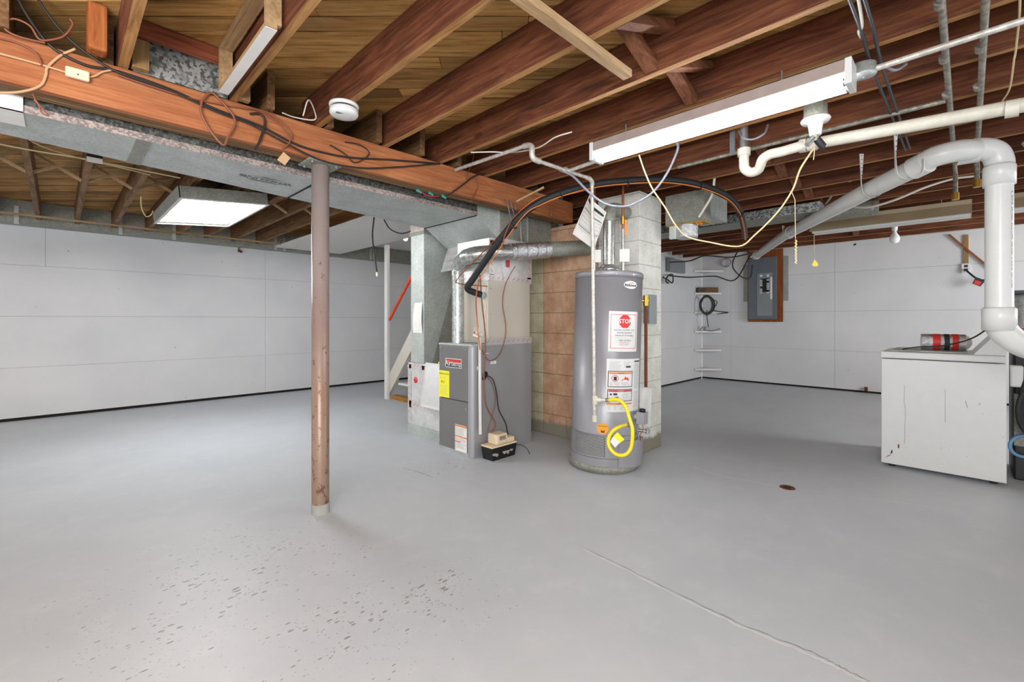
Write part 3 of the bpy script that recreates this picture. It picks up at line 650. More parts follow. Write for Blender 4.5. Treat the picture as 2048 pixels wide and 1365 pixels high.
# gas drain/condensate white pipe and copper
MB('pvc').tube([(2.475,2.835,.20),(2.475,2.84,.60),(2.478,2.845,1.00),(2.49,2.93,1.02)],.0135,12).build('condensate_pipe', None, 'thin white plastic drain pipe down the furnace corner', 'pipe')
cable('copper_drain_line', [(2.455,2.815,1.62-.1),(2.47,2.81,1.3),(2.50,2.80,1.0),(2.485,2.80,.7),(2.50,2.795,.45),(2.60,2.79,.28),(2.56,2.785,.21)], .006, 'cable_brown', 'reddish tube running down the furnace corner into the white pump', 'tube')
# condensate pump
c = thing('condensate_pump', 'small cream condensate pump on a black reservoir beside the furnace', 'pump', (2.60,2.755,0))
m_ = MB('black_plastic'); hx(m_, [(2.49,2.70,0),(2.745,2.70,0),(2.745,2.815,0),(2.49,2.815,0)], [(2.475,2.69,.105),(2.76,2.69,.105),(2.76,2.825,.105),(2.475,2.825,.105)]); m_.build('reservoir', c)
MB('cream_plastic').box(2.473,2.688,.105,2.762,2.827,.118,.003).build('lid', c)
MB('cream_plastic').box(2.535,2.70,.118,2.665,2.815,.205,.014).build('motor_cover', c)
MB('cream_plastic').box(2.665,2.705,.118,2.75,2.81,.16,.008).build('switch_cover', c)
m_ = MB('ink'); 
for k in range(6): m_.box(2.57+.012*k,2.698,.155,2.575+.012*k,2.702,.188)
m_.build('vent_slots', c)
m_ = MB('bare_concrete')
for (x,z,r) in ((2.50,.06,.02),(2.53,.045,.018),(2.62,.055,.022),(2.66,.05,.02),(2.70,.06,.022)):
    m_.add([Vector((x+r*math.cos(a)*random.uniform(.7,1.3),2.6925+.004*(1-z/.1),z+r*math.sin(a)*random.uniform(.7,1.2))) for a in [i*math.pi/5 for i in range(10)]],[tuple(range(10))])
m_.build('paint_splash', c, 'grey floor paint splashes')
cable('pump_power_cord', [(2.565,2.862,.68),(2.62,2.84,.64),(2.66,2.835,.52),(2.68,2.83,.38),(2.76,2.83,.25),(2.745,2.79,.18),(2.74,2.77,.155)], .005, 'cable_black', 'black power cord looping from the furnace side to the cream pump', 'cord')
cable('thermostat_wire', [(2.56,2.84,.21),(2.66,2.85,.45),(2.63,2.86,.60),(2.58,2.865,.66)], .003, 'cable_brown', 'thin brown wire rising from the pump to the furnace side', 'wire')
cable('thermostat_wire', [(2.50,2.84,.90),(2.55,2.85,.83),(2.62,2.855,.80),(2.72,2.86,.85),(2.78,2.86,.97),(2.80,2.865,1.1),(2.76,2.865,1.3),(2.80,2.86,1.48),(2.83,2.78,1.62)], .0035, 'cable_brown', 'brown wire looping across the furnace side up over the coil case', 'wire')
cable('floor_lead', [(2.76,2.75,.09),(2.86,2.70,.05),(2.88,2.66,.006),(2.84,2.62,.006)], .003, 'cable_black', 'thin black lead curling on the floor beside the pump', 'wire')
# ---- return air drop and filter box
c = thing('return_drop', 'tall galvanized return air duct left of the furnace with a paper tag', 'duct', (2.76,3.83,.72))
MB('galvanized').box(2.52,3.72,.722,3.02,3.95,2.02,.003).build('duct_body', c)
MB('galvanized_edge').box(2.515,3.715,2.021,3.03,3.955,2.22,.003).build('top_boot', c, 'bright spangled duct top')
MB('galvanized_dull').box(2.512,3.71,1.99,3.03,3.96,2.02).build('flange', c)
m_ = MB('galvanized_dull'); hx(m_, [(2.60,3.715,.725),(3.02,3.715,.725),(3.02,3.72,.725),(2.60,3.72,.725)], [(2.62,3.715,.73),(3.02,3.715,1.95),(3.02,3.72,1.95),(2.62,3.72,.73)]); m_.build('stiffener', c)
m_ = MB('paper'); m_.grid(lambda a,b: Vector((2.517-.012*math.sin(b*3), 3.88-.14*a+.02*b*(1-a), 1.02+.30*(1-b)-.0)), 4, 8); m_.build('hanging_tag', c, 'white paper tag')
c = thing('filter_box', 'white foil board filter box on the floor left of the furnace', 'filter box', (2.8,3.67,0))
MB('foil_board').box(2.52,3.345,.10,3.06,4.0,.72,.004).build('board_box', c)
MB('galvanized').box(2.515,3.345,0,3.06,4.005,.10,.002).build('metal_base', c)
m_ = MB(); n_=(-1,0,0); x_=2.518
tape(m_,(x_,3.97,.12),(x_,3.97,.70),.06,n_); tape(m_,(x_,3.98,.30),(x_,3.40,.30),.07,n_); tape(m_,(x_,3.98,.69),(x_,3.70,.69),.06,n_); tape(m_,(x_,3.72,.33),(x_,3.72,.70),.06,n_); tape(m_,(x_,3.37,.02),(x_,3.37,.30),.05,n_); m_.build('printed_tape', c)
MB('label_red').lathe([(0,0),(.03,0),(.03,.002),(0,.002)],(2.516,3.86,.55),18,axis=(-1,0,0)).build('red_dot', c, 'round red sticker')
c = thing('air_filter', 'pleated white air filter leaning against the filter box beside the furnace', 'filter', (2.50,3.5,.3))
def fl(x,y,o=0): return Vector((2.512-.04*(1-y)-o, 3.68-x*.30-.02*y, .33+y*.40))
m_ = MB('mesh_steel'); 
for k in range(14): m_.add([fl(k/14,0,.0),fl((k+.5)/14,0,.012),fl((k+.5)/14,1,.012),fl(k/14,1,0)],[(0,1,2,3)]); m_.add([fl((k+.5)/14,0,.012),fl((k+1)/14,0,0),fl((k+1)/14,1,0),fl((k+.5)/14,1,.012)],[(0,1,2,3)])
m_.build('filter_media', c)
m_ = MB('pvc'); 
for a,b in (((0,0),(0,1)),((0,1),(1,1)),((0,0),(1,0))): m_.beam(fl(*a,.008),fl(*b,.008),.014,.02)
m_.build('card_frame', c)
m_ = MB('yellow'); m_.cyl((2.50,3.44,.752),(2.50,3.37,.748),.013,12); m_.build('gas_connector_sleeve', None, 'short yellow gas connector behind the furnace at the filter top', 'pipe')

# ================================================================ water heater
HC = Vector((3.08,2.035,0)); dv = (-Vector((HC.x,HC.y,0))).normalized(); rv = Vector((-dv.y*-1,-dv.x*1,0))
rv = Vector((HC.y,-HC.x,0)).normalized()
HR, HH = .262, 1.52
wh = thing('water_heater', 'tall grey gas water heater with red stop sign label in front of the chimney', 'water heater', HC)
def hp(ang, z, rad=HR): return HC+dv*(math.cos(ang)*rad)+rv*(math.sin(ang)*rad)+Vector((0,0,z))
MB('heater_grey').lathe([(0,.0),(HR-.004,.0),(HR,.04),(HR,HH-.035),(0,HH-.035)], HC, 72).build('jacket', wh)
MB('heater_grey').lathe([(HR-.004,HH-.045),(HR+.006,HH-.045),(HR+.006,HH-.01),(HR-.004,HH),(HR-.03,HH),(HR-.035,HH-.012),(0,HH-.012)], HC, 72).build('top_pan', wh)
MB('galvanized_dull').lathe([(HR-.002,.004),(HR+.007,.004),(HR+.007,.05),(HR-.002,.055)], HC, 72).build('base_ring', wh, 'dull metal bottom ring')
for k in range(12):
    a = k*math.pi/6+.2; P = hp(a,HH-.028,HR+.004); D = (P-HC); D.z=0; D.normalize(); MB('steel').cyl(P,P+D*.005,.006,8).build('rim_screw', wh)
def cyf(a0, z0): return lambda x, y, o=0: hp(a0+x/HR, z0+y, HR+.001+o)
# stop label
m_ = MB(); f = cyf(math.radians(29),1.066); lw, lh = .125,.15
rect(m_,f,-lw,-lh,lw,lh,0,'white_enamel',10); frame(m_,f,-lw+.014,-lh+.024,lw-.014,lh-.022,.0035,.0006,'label_red')
oc = [f(.052*math.cos(math.pi/8+i*math.pi/4), .075+.052*math.sin(math.pi/8+i*math.pi/4), .0008) for i in range(8)]; m_.mat('label_red'); m_.add(oc+[f(0,.075,.0015)],[(i,(i+1)%8,8) for i in range(8)])
txt(m_,f,'STOP',.044,0,.075,.0022,'white_enamel',bold=.0012)
txt(m_,f,'DO NOT ATTEMPT THIS',.0155,0,.010,.0008,'ink'); txt(m_,f,'WATER HEATER IF',.0155,0,-.010,.0008,'ink'); txt(m_,f,'THE PILOT IS POSSIBLE',.0155,0,-.031,.0008,'ink')
rect(m_,f,-.08,-.0475,.08,-.0465,.0008,'ink_grey',6); txt(m_,f,'1 800 432 8373',.018,0,-.067,.0008,'ink'); lines(m_,f,-.045,.055,-.082,3,.010,.0008,'tape_red',.002)
m_.build('stop_label', wh, 'white label with red STOP octagon')
# brand oval
m_ = MB('white_enamel'); f = cyf(math.radians(38),1.415)
def oval(mb,f,rx,ry,o,n=24): mb.add([f(rx*math.cos(2*math.pi*i/n),ry*math.sin(2*math.pi*i/n),o) for i in range(n)]+[f(0,0,o)],[(i,(i+1)%n,n) for i in range(n)])
oval(m_,f,.062,.030,.001); txt(m_,f,'Richmond',.026,0,-.003,.002,'ink',bold=.0008); m_.mat('label_red'); m_.add([f(-.03,.008,.002),f(.015,.02,.002),f(.04,.010,.002),f(.015,.014,.002)],[(0,1,2,3)]); m_.build('brand_badge', wh, 'white oval brand badge')
# data label
m_ = MB(); f = cyf(math.radians(0),.672)
X0,X1,Y0,Y1 = .0,.325,-.205,.19
rect(m_,f,X0,Y0,X1,Y1,0,'white_enamel',12)
lines(m_,f,.02,.12,.165,7,.011,.0006,'ink_grey',.002); lines(m_,f,.13,.20,.165,4,.011,.0006,'ink_grey',.002); lines(m_,f,.235,.315,.15,20,.0095,.0006,'ink_grey',.002); lines(m_,f,.235,.315,-.06,13,.0095,.0006,'ink_grey',.002)
rect(m_,f,.235,.165,.315,.175,.0007,'ink',3); rect(m_,f,.15,.125,.195,.138,.0007,'ink',2)
frame(m_,f,.012,-.02,.215,.10,.005,.0007,'ink'); rect(m_,f,.02,.078,.208,.09,.0008,'orange',6); txt(m_,f,'WARNING',.011,.112,.084,.0016,'ink')
pr=None
for i in range(25):
    th=2*math.pi*i/24; o1=f(.065+.026*math.cos(th),.045+.026*math.sin(th),.0009); o2=f(.065+.022*math.cos(th),.045+.022*math.sin(th),.0009)
    if pr: m_.mat('label_red').quad(pr[0],o1,o2,pr[1])
    pr=(o1,o2)
rect(m_,f,.055,.03,.078,.058,.0008,'ink'); m_.mat('label_red').add([f(.11,.028,.0009),f(.18,.028,.0009),f(.17,.055,.0009),f(.158,.045,.0009),f(.148,.062,.0009),f(.138,.044,.0009)],[tuple(range(6))])
lines(m_,f,.03,.2,.012,3,.009,.0008,'ink_grey',.002)
frame(m_,f,.012,-.125,.215,-.035,.005,.0007,'ink'); rect(m_,f,.02,-.055,.208,-.042,.0008,'tape_red',6); txt(m_,f,'DANGER',.011,.112,-.048,.0016,'white_enamel')
rect(m_,f,.03,-.08,.045,-.068,.0008,'ink'); rect(m_,f,.055,-.08,.085,-.065,.0008,'ink'); rect(m_,f,.07,-.105,.095,-.092,.0008,'ink'); lines(m_,f,.125,.205,-.066,6,.009,.0008,'ink_grey',.002)
rect(m_,f,.005,-.150,.215,-.138,.0007,'orange',6); txt(m_,f,'WARNING',.010,.112,-.144,.0016,'ink'); lines(m_,f,.02,.2,-.160,4,.009,.0008,'ink_grey',.002)
m_.build('data_label', wh, 'large white instruction label')
m_ = MB('sticker_orange'); f = cyf(math.radians(-3),.340); oval(m_,f,.042,.042,.001); txt(m_,f,'EARTHQUAKE',.010,0,.018,.002,'ink'); m_.mat('ink'); m_.add([f(-.015,-.01,.002),f(-.009,-.01,.002),f(-.005,-.022,.002),f(0,-.012,.002),f(.005,-.022,.002),f(.009,-.01,.002),f(.015,-.01,.002),f(.01,-.03,.002),f(-.01,-.03,.002)],[(0,1,2,8),(2,3,4),(2,4,7,8),(4,5,6,7)]); m_.build('round_sticker', wh, 'orange round sticker')
# intake screen
m_ = MB('mesh_steel'); f = cyf(math.radians(-58),.125)
sw, sh = .27,.155
rect(m_,f,0,0,sw,sh,.0004,'ink',12); m_.mat('mesh_steel')
nx, ny = 34, 17
for i in range(nx):
    for j in range(ny):
        x=sw*i/nx; y=sh*j/ny; s1=sw/nx*.78; s2=sh/ny*.72; ox=(j%2)*sw/nx*.5
        if x+ox+s1<sw: m_.add([f(x+ox,y,.002),f(x+ox+s1,y,.002),f(x+ox+s1,y+s2,.003),f(x+ox,y+s2,.003)],[(0,1,2,3)])
m_.build('air_screen', wh, 'perforated metal air screen')
for z in (.112,.284): MB('furnace_grey').lathe([(HR,z),(HR+.002,z+.002),(HR+.002,z+.006),(HR,z+.008)], HC, 72).build('screen_rim', wh)
# burner cover box, gas valve
a_v = math.radians(60)
m_ = MB('heater_grey'); f = cyf(math.radians(24),.05)
m_.grid(lambda a,b: f(.0+a*.27, b*.20, .002+.035*math.sin(min(1,a*1.0)*math.pi*.5)), 10, 1); m_.grid(lambda a,b: f(.27*a, .20, (.002+.035*math.sin(a*math.pi*.5))*b), 10, 1); m_.grid(lambda a,b: f(.27, .20*a, .037*b), 1, 1); m_.build('burner_cover', wh)
P = hp(a_v,.42,HR); D = (P-HC); D.z=0; D.normalize(); T2 = Vector((-D.y,D.x,0))
m_ = MB('galvanized'); m_.cyl(P,P+D*.03,.022,16); m_.build('valve_nipple', wh)
vb = MB('furnace_side'); Q = P+D*.055; vb.beam(Q-Vector((0,0,.045)),Q+Vector((0,0,.045)),.07,.06,up=D); vb = vb.build('gas_valve', wh)
MB('black_plastic').lathe([(0,0),(.024,0),(.022,.022),(0,.024)], Q+Vector((0,0,.045)), 18).build('valve_dial', vb, 'black control dial')
P2 = hp(math.radians(78),.30,HR); D2=(P2-HC); D2.z=0; D2.normalize()
MB('steel').cyl(P2,P2+D2*.07,.012,12).cyl(P2+D2*.07-Vector((0,0,.02)),P2+D2*.07+Vector((0,0,.015)),.016,12).build('drain_valve', wh)
cable('pilot_tube',[Q+Vector((0,0,-.04))+rv*.0,Q+Vector((0,0,-.08))+rv*.01,Q+Vector((0,0,-.13))-rv*.01,hp(math.radians(62),.245,HR+.04)],.003,'copper','', parent=wh)
cable('pilot_tube',[Q+Vector((0,0,-.04))-rv*.02,Q+Vector((0,0,-.09))-rv*.03,hp(math.radians(58),.245,HR+.04)],.003,'steel','', parent=wh)
# hood
m_ = MB('pipe_galvanized'); m_.lathe([(.095,HH+.022),(.097,HH+.03),(.058,HH+.065),(.05,HH+.07)], HC, 32); m_.build('draft_hood', wh)
for k in range(4):
    a=k*math.pi/2+.6; MB('galvanized').box(HC.x+.085*math.cos(a)-.006,HC.y+.085*math.sin(a)-.006,HH-.014,HC.x+.085*math.cos(a)+.006,HC.y+.085*math.sin(a)+.006,HH+.026).build('hood_leg', wh)
wh.rotation_mode = 'QUATERNION'
axv = Vector((0,0,1)).cross(rv); wh.rotation_quaternion = Quaternion(axv, math.radians(1.6))
lean = rv*math.tan(math.radians(1.6))
def hl(p): p = Vector(p); return p+lean*p.z       # matching point beside the leaning tank
# flue of heater
tpx = hl(HC+Vector((0,0,HH+.065)))
c = thing('heater_flue', 'galvanized vent pipe rising from the water heater and bending into the chimney', 'flue pipe', tpx)
MB('pipe_galvanized').tube([tpx,tpx+Vector((0,0,.36))],.046,28).build('riser_pipe', c)
MB('steel').tube([tpx+Vector((0,0,.20)),tpx+Vector((0,0,.212))],.048,28).build('joint_band', c)
m_ = MB('galvanized_dull'); t0 = tpx+Vector((0,0,.35)); m_.tube(catmull([t0,t0+Vector((0,0,.05)),t0+Vector((.05,0.01,.10)),t0+Vector((.14,.02,.12)),t0+Vector((.30,.03,.125))],5),.054,28); m_.build('elbow', c)
# water pipes with valves and tags
for nm, off, lab in (('hot_water_pipe', -.11, 'left water pipe above the heater with an orange handle'), ('cold_water_pipe', .11, 'right water pipe above the heater with an orange handle')):
    b0 = hl(HC+rv*off+Vector((0,0,HH-.012))); c = thing(nm, lab, 'pipe', b0)
    tz = 2.262-b0.z
    MB('pipe_galvanized').tube([b0,b0+Vector((0,0,.36))],.011,12).build('lower_pipe', c)
    MB('copper').tube([b0+Vector((0,0,.355)),b0+Vector((0,0,tz))],.0095,12).build('upper_pipe', c)
    MB('brass').cyl(b0+Vector((0,0,.40)),b0+Vector((0,0,.46)),.018,12).build('ball_valve', c)
    h0 = b0+Vector((0,0,.43))+dv*.02; MB('orange').beam(h0+rv*.02*(1 if off<0 else 1),h0+rv*.024-Vector((0,0,.12)),.018,.004,up=dv).build('valve_handle', c, 'orange lever')
    m_ = MB('paper'); t_ = b0+Vector((0,0,.15))+dv*.014; m_.grid(lambda a,b: t_+rv*((a-.35)*.075)+Vector((0,0,(b-.5)*.10))+dv*(.01*math.sin(a*3)), 5, 2); m_.build('pipe_tag', c, 'white paper tag')
# relief pipe, brass valve
r0 = hp(math.radians(92),1.30,HR+.03); r0 = hl(r0)
c = thing('relief_pipe', 'brown stained relief pipe with brass valve down the right side of the heater', 'pipe', (r0.x,r0.y,.5))
MB('rust').tube([r0+Vector((0,0,-.02)),Vector((r0.x,r0.y,.62))],.0125,14).build('drain_pipe', c)
MB('brass').cyl(r0-Vector((0,0,.04)),r0+Vector((0,0,.04)),.02,14).cyl(r0-rv*.04,r0+rv*.02,.014,12).build('relief_valve', c, 'brass valve')
MB('pale_wood_z').beam(r0+rv*.02+Vector((0,0,-.1)),Vector((r0.x,r0.y,.62))-rv*.02+dv*-.01,.012,.012).build('side_stick', c) if False else None
m_ = MB('clear_bag'); b0 = hp(math.radians(80),.62,HR+.03); m_.grid(lambda a,b: hl(b0+Vector((0,0,-.30*b))+rv*((a-.3)*.09)+dv*(.02*math.sin(a*4+b*2))), 8, 10); m_.build('literature_bag', None, 'clear plastic bag of papers hanging on the right side of the heater', 'bag')
# grey box on chimney face
c = thing('disconnect_box', 'flat grey electrical box on the right face of the chimney', 'electrical box', (3.6,1.92,1.2))
MB('panel_box_grey').box(3.545,1.885,1.12,3.665,1.939,1.36,.004).build('enclosure', c)
MB('panel_box_grey').box(3.54,1.879,1.115,3.67,1.886,1.365,.002).build('cover', c)
# yellow gas line and its pipe
gp = Vector((2.667,1.857,2.13))
def V(x,y,z): return Vector((x,y,z))
c = thing('gas_pipe', 'iron gas pipe from the girder down in front of the heater', 'pipe', (gp.x,gp.y,.42))
bt = PT(1189,846,3.2); bt2 = V(bt.x,bt.y,.42)
MB('conduit_pipe').tube([V(gp.x,gp.y,2.12),V(bt.x,bt.y,.47)],.0125,14).build('drop_pipe', c)
MB('pvc_old').cyl(V(bt.x,bt.y,.43),V(bt.x,bt.y,.475),.017,14).build('end_cap', c)
tee = V(bt.x+(gp.x-bt.x)*.1,bt.y+(gp.y-bt.y)*.1,.585); tee = PT(1190,800,3.2)
MB('pvc_old').cyl(tee-V(0,0,.03),tee+V(0,0,.03),.019,14).cyl(tee,tee+rv*.04,.017,12).build('tee_fitting', c)
MB('pvc_old').cyl(tee+rv*.03,tee+rv*.10,.0095,12).build('branch_nipple', c)
e1 = V(2.10,1.895,2.15)
MB('conduit_pipe').tube(catmull([V(gp.x,gp.y,2.10),V(gp.x,gp.y,2.125),V(gp.x-.03,gp.y,2.142),V(gp.x-.06,gp.y+.004,2.145)],4),.016,14).build('elbow', c)
MB('conduit_pipe').tube([V(gp.x-.05,gp.y+.003,2.145),V(2.13,1.892,2.15)],.0125,14).build('joist_pipe', c)
MB('conduit_pipe').tube(catmull([V(2.15,1.892,2.15),V(2.10,1.895,2.155),V(2.085,1.90,2.18),V(2.085,1.90,2.225),V(2.085,1.93,2.245),V(2.085,1.97,2.25)],4),.018,14).build('elbow', c)
MB('conduit_pipe').tube([V(2.085,1.95,2.25),V(2.06,2.635,2.25)],.0125,14).build('girder_pipe', c)
MB('conduit_pipe').cyl(V(2.38,1.875,2.148),V(2.46,1.872,2.147),.019,14).build('tee_fitting', c)
MB('conduit_pipe').tube([V(2.42,1.875,2.15),V(2.42,1.2,2.185),V(2.42,-1.2,2.235)],.0125,14).build('long_pipe', c)
yp = [(1217,801,3.17),(1236,800,3.13),(1250,812,3.1),(1259,838,3.08),(1265,862,3.06),(1262,895,3.06),(1250,910,3.06),(1232,909,3.06),(1219,895,3.08),(1217,878,3.1),(1226,862,3.12),(1242,853,3.16),(1254,850,3.24)]
c = thing('gas_connector', 'coiled bright yellow gas connector hose in front of the heater', 'hose', PT(1240,910,3.06))
MB('yellow').tube(catmull([PT(*q) for q in yp],6),.0125,12).build('hose', c)
MB('steel').cyl(PT(1212,801,3.19),PT(1220,801,3.165),.016,6).build('flare_nut', c); MB('steel').cyl(PT(1252,850,3.22),PT(1262,851,3.27),.016,6).build('flare_nut', c)
m_ = MB('sticker_yellow'); A=[PT(1235,865,3.08),PT(1249,880,3.08),PT(1240,886,3.08),PT(1227,873,3.08)]; m_.add(A,[(0,1,2,3)]); m_.mat('paper'); m_.add([PT(1227,873,3.08),PT(1240,886,3.08),PT(1230,896,3.08),PT(1220,884,3.08)],[(0,1,2,3)]); m_.build('hose_tag', c, 'yellow and white tag')
# booklet hung behind the pipe
c = thing('manual_booklet', 'white printed manual sheets hanging crooked on the gas pipe above the heater', 'booklet', PT(1180,480,3.3))
def bk(P):  # local sheet frame from four corners
    A,B,C_,D_ = P
    return lambda x,y,o=0: (A*(1-x)+B*x)*(1-y)+(D_*(1-x)+C_*x)*y - Vector((FX,FY,0))*o
L_ = bk([PT(1182,383,3.36),PT(1145,468,3.42),PT(1182,495,3.25),PT(1184,400,3.25)])
R_ = bk([PT(1184,400,3.25),PT(1182,495,3.25),PT(1191,490,3.36),PT(1213,425,3.42)])
for f, nm in ((L_,'left_page'),(R_,'right_page')):
    m_ = MB(); rect(m_,f,0,0,1,1,0,'paper'); rect(m_,f,.12,.12,.18,.9,.002,'ink'); 
    for k in range(7): rect(m_,f,.25+.09*k,.12,.255+.09*k,.85,.002,'ink_grey')
    frame(m_,f,.35,.1,.75,.9,.012,.002,'ink',1); m_.build(nm, c)
# ================================================================ right side: pipes
c = thing('vent_pipe', 'thick white plastic pipe rising at the right and slanting to the far wall', 'pipe', (3.71,-.145,1.0))
VX, VY = 3.71, -.145; R4 = .057
MB('pvc').tube([V(VX,VY,1.13),V(VX,VY,1.96)],R4,36).build('riser_pipe', c)
m_ = MB('pvc'); m_.lathe([(R4,-.0),(R4+.009,.0),(R4+.010,.10),(R4+.004,.115),(R4,.115)],(VX,VY,1.90),36); m_.tube(catmull([V(VX,VY,1.99),V(VX,VY,2.035),V(VX-.012,VY+.018,2.085),V(VX-.035,VY+.06,2.11),V(VX-.05,VY+.11,2.115)],6),R4+.004,36)
m_.build('elbow', c)
h0 = V(VX-.045,VY+.09,2.112); h1 = PT(1858,322,2.62); h1 = V(h1.x,h1.y,2.08)
m_ = MB('pvc'); m_.tube([V(VX-.04,VY+.08,2.11),V(VX-.055,VY+.17,2.108)],R4+.010,36).build('coupling', c)
MB('pvc').tube(catmull([h0,PZ(1915,302,2.10),PZ(1866,315,2.085),PZ(1835,335,2.06)],6),R4+.001,36).build('bend_pipe', c)
hA = PZ(1842,328,2.065); hB = V(6.28,1.54,2.185); hC = V(8.2,2.42,2.225)
q0 = PZ(1850,326,2.068); q1 = PZ(1826,338,2.055)
MB('pvc').tube([q0+(q0-q1)*.2,q1],R4+.008,36).build('coupling', c)
MB('pvc').tube([q1+(q0-q1)*.3,V(3.88,.443,2.03),hB,hC],R4,36).build('slanting_pipe', c)
MB('pvc').tube([hB*.9+V(3.88,.443,2.03)*.1-V(.06,.03,0),hB*.9+V(3.88,.443,2.03)*.1+V(.06,.03,0)],R4+.008,36).build('coupling', c)
MB('pvc').tube([hC-V(.05,.02,0),hC+V(.10,.046,0)],R4+.008,36).build('end_fitting', c)
m_ = MB('pvc'); m_.lathe([(R4,-.10),(R4+.013,-.10),(R4+.013,.02),(R4+.004,.03),(R4,.03)],(VX,VY,1.19),36); m_.build('lower_coupling', c)
MB('pvc').tube(catmull([V(VX,VY,1.15),V(VX+.01,VY-.02,1.08),V(VX+.05,VY-.09,1.01),V(VX+.12,VY-.19,.975),V(VX+.24,VY-.36,.955)],6),R4+.007,36).build('lower_elbow', c)
def printing(P0, P1, face, n, size):
    m_ = MB('ink'); P0, P1 = Vector(P0), Vector(P1); d = (P1-P0).normalized(); L = (P1-P0).length; s_ = d.cross(face).normalized()
    f = lambda x,y: P0+d*x+s_*y+face*(R4+.0012)
    m_.text(n, size, lambda x,y: f(x+L/2,y)); return m_
fc = Vector((-.55,-.83,0)).normalized()
printing((VX,VY,1.93),(VX,VY,1.25),fc,'4"  SCH 40  PVC-DWV  ASTM D2665  NSF-DWV  4" SCH 40  CELL CORE',.017).build('pipe_printing', c)
dS = (hB-V(3.88,.443,2.03)).normalized()
straps = [V(3.88,.443,2.03)+dS*.28*0, V(3.88,.443,2.03)+dS*.0, None]
def hanger(P, label, top=2.268, rise=1):
    c = thing('pipe_strap', label, 'strap', P, 'perforated straps holding the white pipe')
    side = Vector((dS.y,-dS.x,0)).normalized(); m_ = MB('pvc'); pts = []
    for k in range(13):
        th = math.pi+math.pi*k/12; pts.append(P+side*math.cos(th)*(R4+.004)*-1*-1+Vector((0,0,math.sin(th)*(R4+.004))))
    pts = [pts[0]+Vector((0,0,top-P.z))]+pts+[pts[-1]+Vector((0,0,.05))]
    for a, b in zip(pts, pts[1:]):
        w = dS*.013; w0 = Vector((RX,RY,0))*.014 if a is pts[0] else w; o_ = side*.002
        m_.add([a-w0,b-w,b+w,a+w0,a-w0+o_,b-w+o_,b+w+o_,a+w0+o_],[(0,1,2,3),(4,5,6,7),(0,1,5,4),(2,3,7,6)])
    m_.build('strap_band', c)
    m_ = MB('ink'); a, b = pts[0], pts[1]
    for k in range(9):
        q = a.lerp(b, (k+.5)/9); R_v = Vector((RX,RY,0)); o = -Vector((FX,FY,0))*.004; m_.add([q+o-R_v*.003-Vector((0,0,.003)),q+o+R_v*.003-Vector((0,0,.003)),q+o+R_v*.003+Vector((0,0,.003)),q+o-R_v*.003+Vector((0,0,.003))],[(0,1,2,3)])
    m_.build('strap_holes', c)
def on_pipe(u):
    A, B = V(3.88,.443,2.03), hB
    k = (u-CU)/FPX; best = min((abs((A.lerp(B,t).x*RX+A.lerp(B,t).y*RY)/(A.lerp(B,t).x*FX+A.lerp(B,t).y*FY)-k), t) for t in [i/200-.3 for i in range(320)])
    return A.lerp(B, best[1])
hanger(on_pipe(1818), 'white perforated strap around the slanting pipe nearest its upper bend')
hanger(on_pipe(1745), 'white perforated strap around the middle of the slanting white pipe')
hanger(on_pipe(1578), 'white perforated strap around the far end of the slanting white pipe', 2.262)
# small drain pipe with trap
c = thing('drain_pipe', 'long off-white drain pipe with curved trap crossing in front of the thick white pipe', 'pipe', (2.85,.3,2.03))
dA = PT(1625,288,2.455); dB = PT(2075,205,1.86)
MB('pvc_old').tube([dA,dB],.030,24).build('straight_pipe', c)
dd = (dB-dA).normalized()
for q in (dA, PT(2025,217,1.90)):
    MB('pvc_old').cyl(q-dd*.02,q+dd*.02,.036,24).build('slip_coupling', c)
MB('pvc_old').cyl(dA-dd*.06,dA-dd*.025,.037,24).build('slip_coupling', c)
tr = [PT(1488,308,2.68),PT(1488,325,2.68),PT(1490,338,2.68),PT(1502,345,2.67),PT(1516,340,2.64),PT(1521,330,2.61),PT(1526,318,2.58),PT(1540,309,2.55),PT(1565,303,2.52),PT(1600,293,2.48),dA-dd*.03]
MB('pvc_old').tube(catmull(tr,6),.027,22).build('trap_bend', c)
MB('pvc_old').cyl(tr[0]+V(0,0,.03),tr[0]-V(0,0,.012),.035,22).build('trap_nut', c)
MB('steel').cyl(tr[0]+V(0,0,.03),V(tr[0].x,tr[0].y,2.30),.022,16).build('tail_pipe', c)
for y_w, lab in ((.057,'left of the two old galvanized pipes running under the joists at upper right'),(-.05,'right of the two old galvanized pipes running under the joists at upper right')):
    c = thing('water_pipe', lab, 'pipe', (3,y_w,2.24))
    xe = 4.75 if y_w > 0 else 4.4
    MB('old_pipe').tube([V(1.2,y_w,2.252),V(xe,y_w-.02,2.252)],.012,14).build('pipe_run', c)
    for x in (2.15,2.62,3.05): MB('old_pipe').cyl(V(x,y_w,2.252),V(x+.04,y_w,2.252),.0155,14).build('coupling', c)
    MB('old_pipe').tube([V(xe,y_w-.02,2.252),V(xe,y_w-.02,2.10)],.014,12).build('drop_pipe', c)
    MB('brass').cyl(V(xe,y_w-.02,2.10),V(xe,y_w-.02,2.05),.022,12).build('stop_valve', c)
c = thing('lit_edge_strip', 'added pipe shaped strip for the lit edge under a joist beside the left old water pipe', 'pipe', (2.93,.6,2.25))
MB('old_pipe').tube([V(3.15,.06,2.252),V(3.15,1.05,2.25),V(3.15,1.45,2.248)],.0125,12).build('pipe_run', c)  # added strip imitating the lit bottom edge of the joist
for k,(x0,y0,x1,y1) in enumerate(((1.2,.287,3.9,.262),(1.2,.245,3.9,.24))):
    cable('armored_cable', [V(x0,y0,2.255),V((x0*2+x1)/3,(y0*2+y1)/3-.006,2.248),V((x0+x1)/2,(y0+y1)/2+.004,2.25),V(x1,y1,2.255)], .0065, 'cable_dark', ('left','right')[k]+' dark armored cable crossing under the joists at the end of the lit tube', n=8)
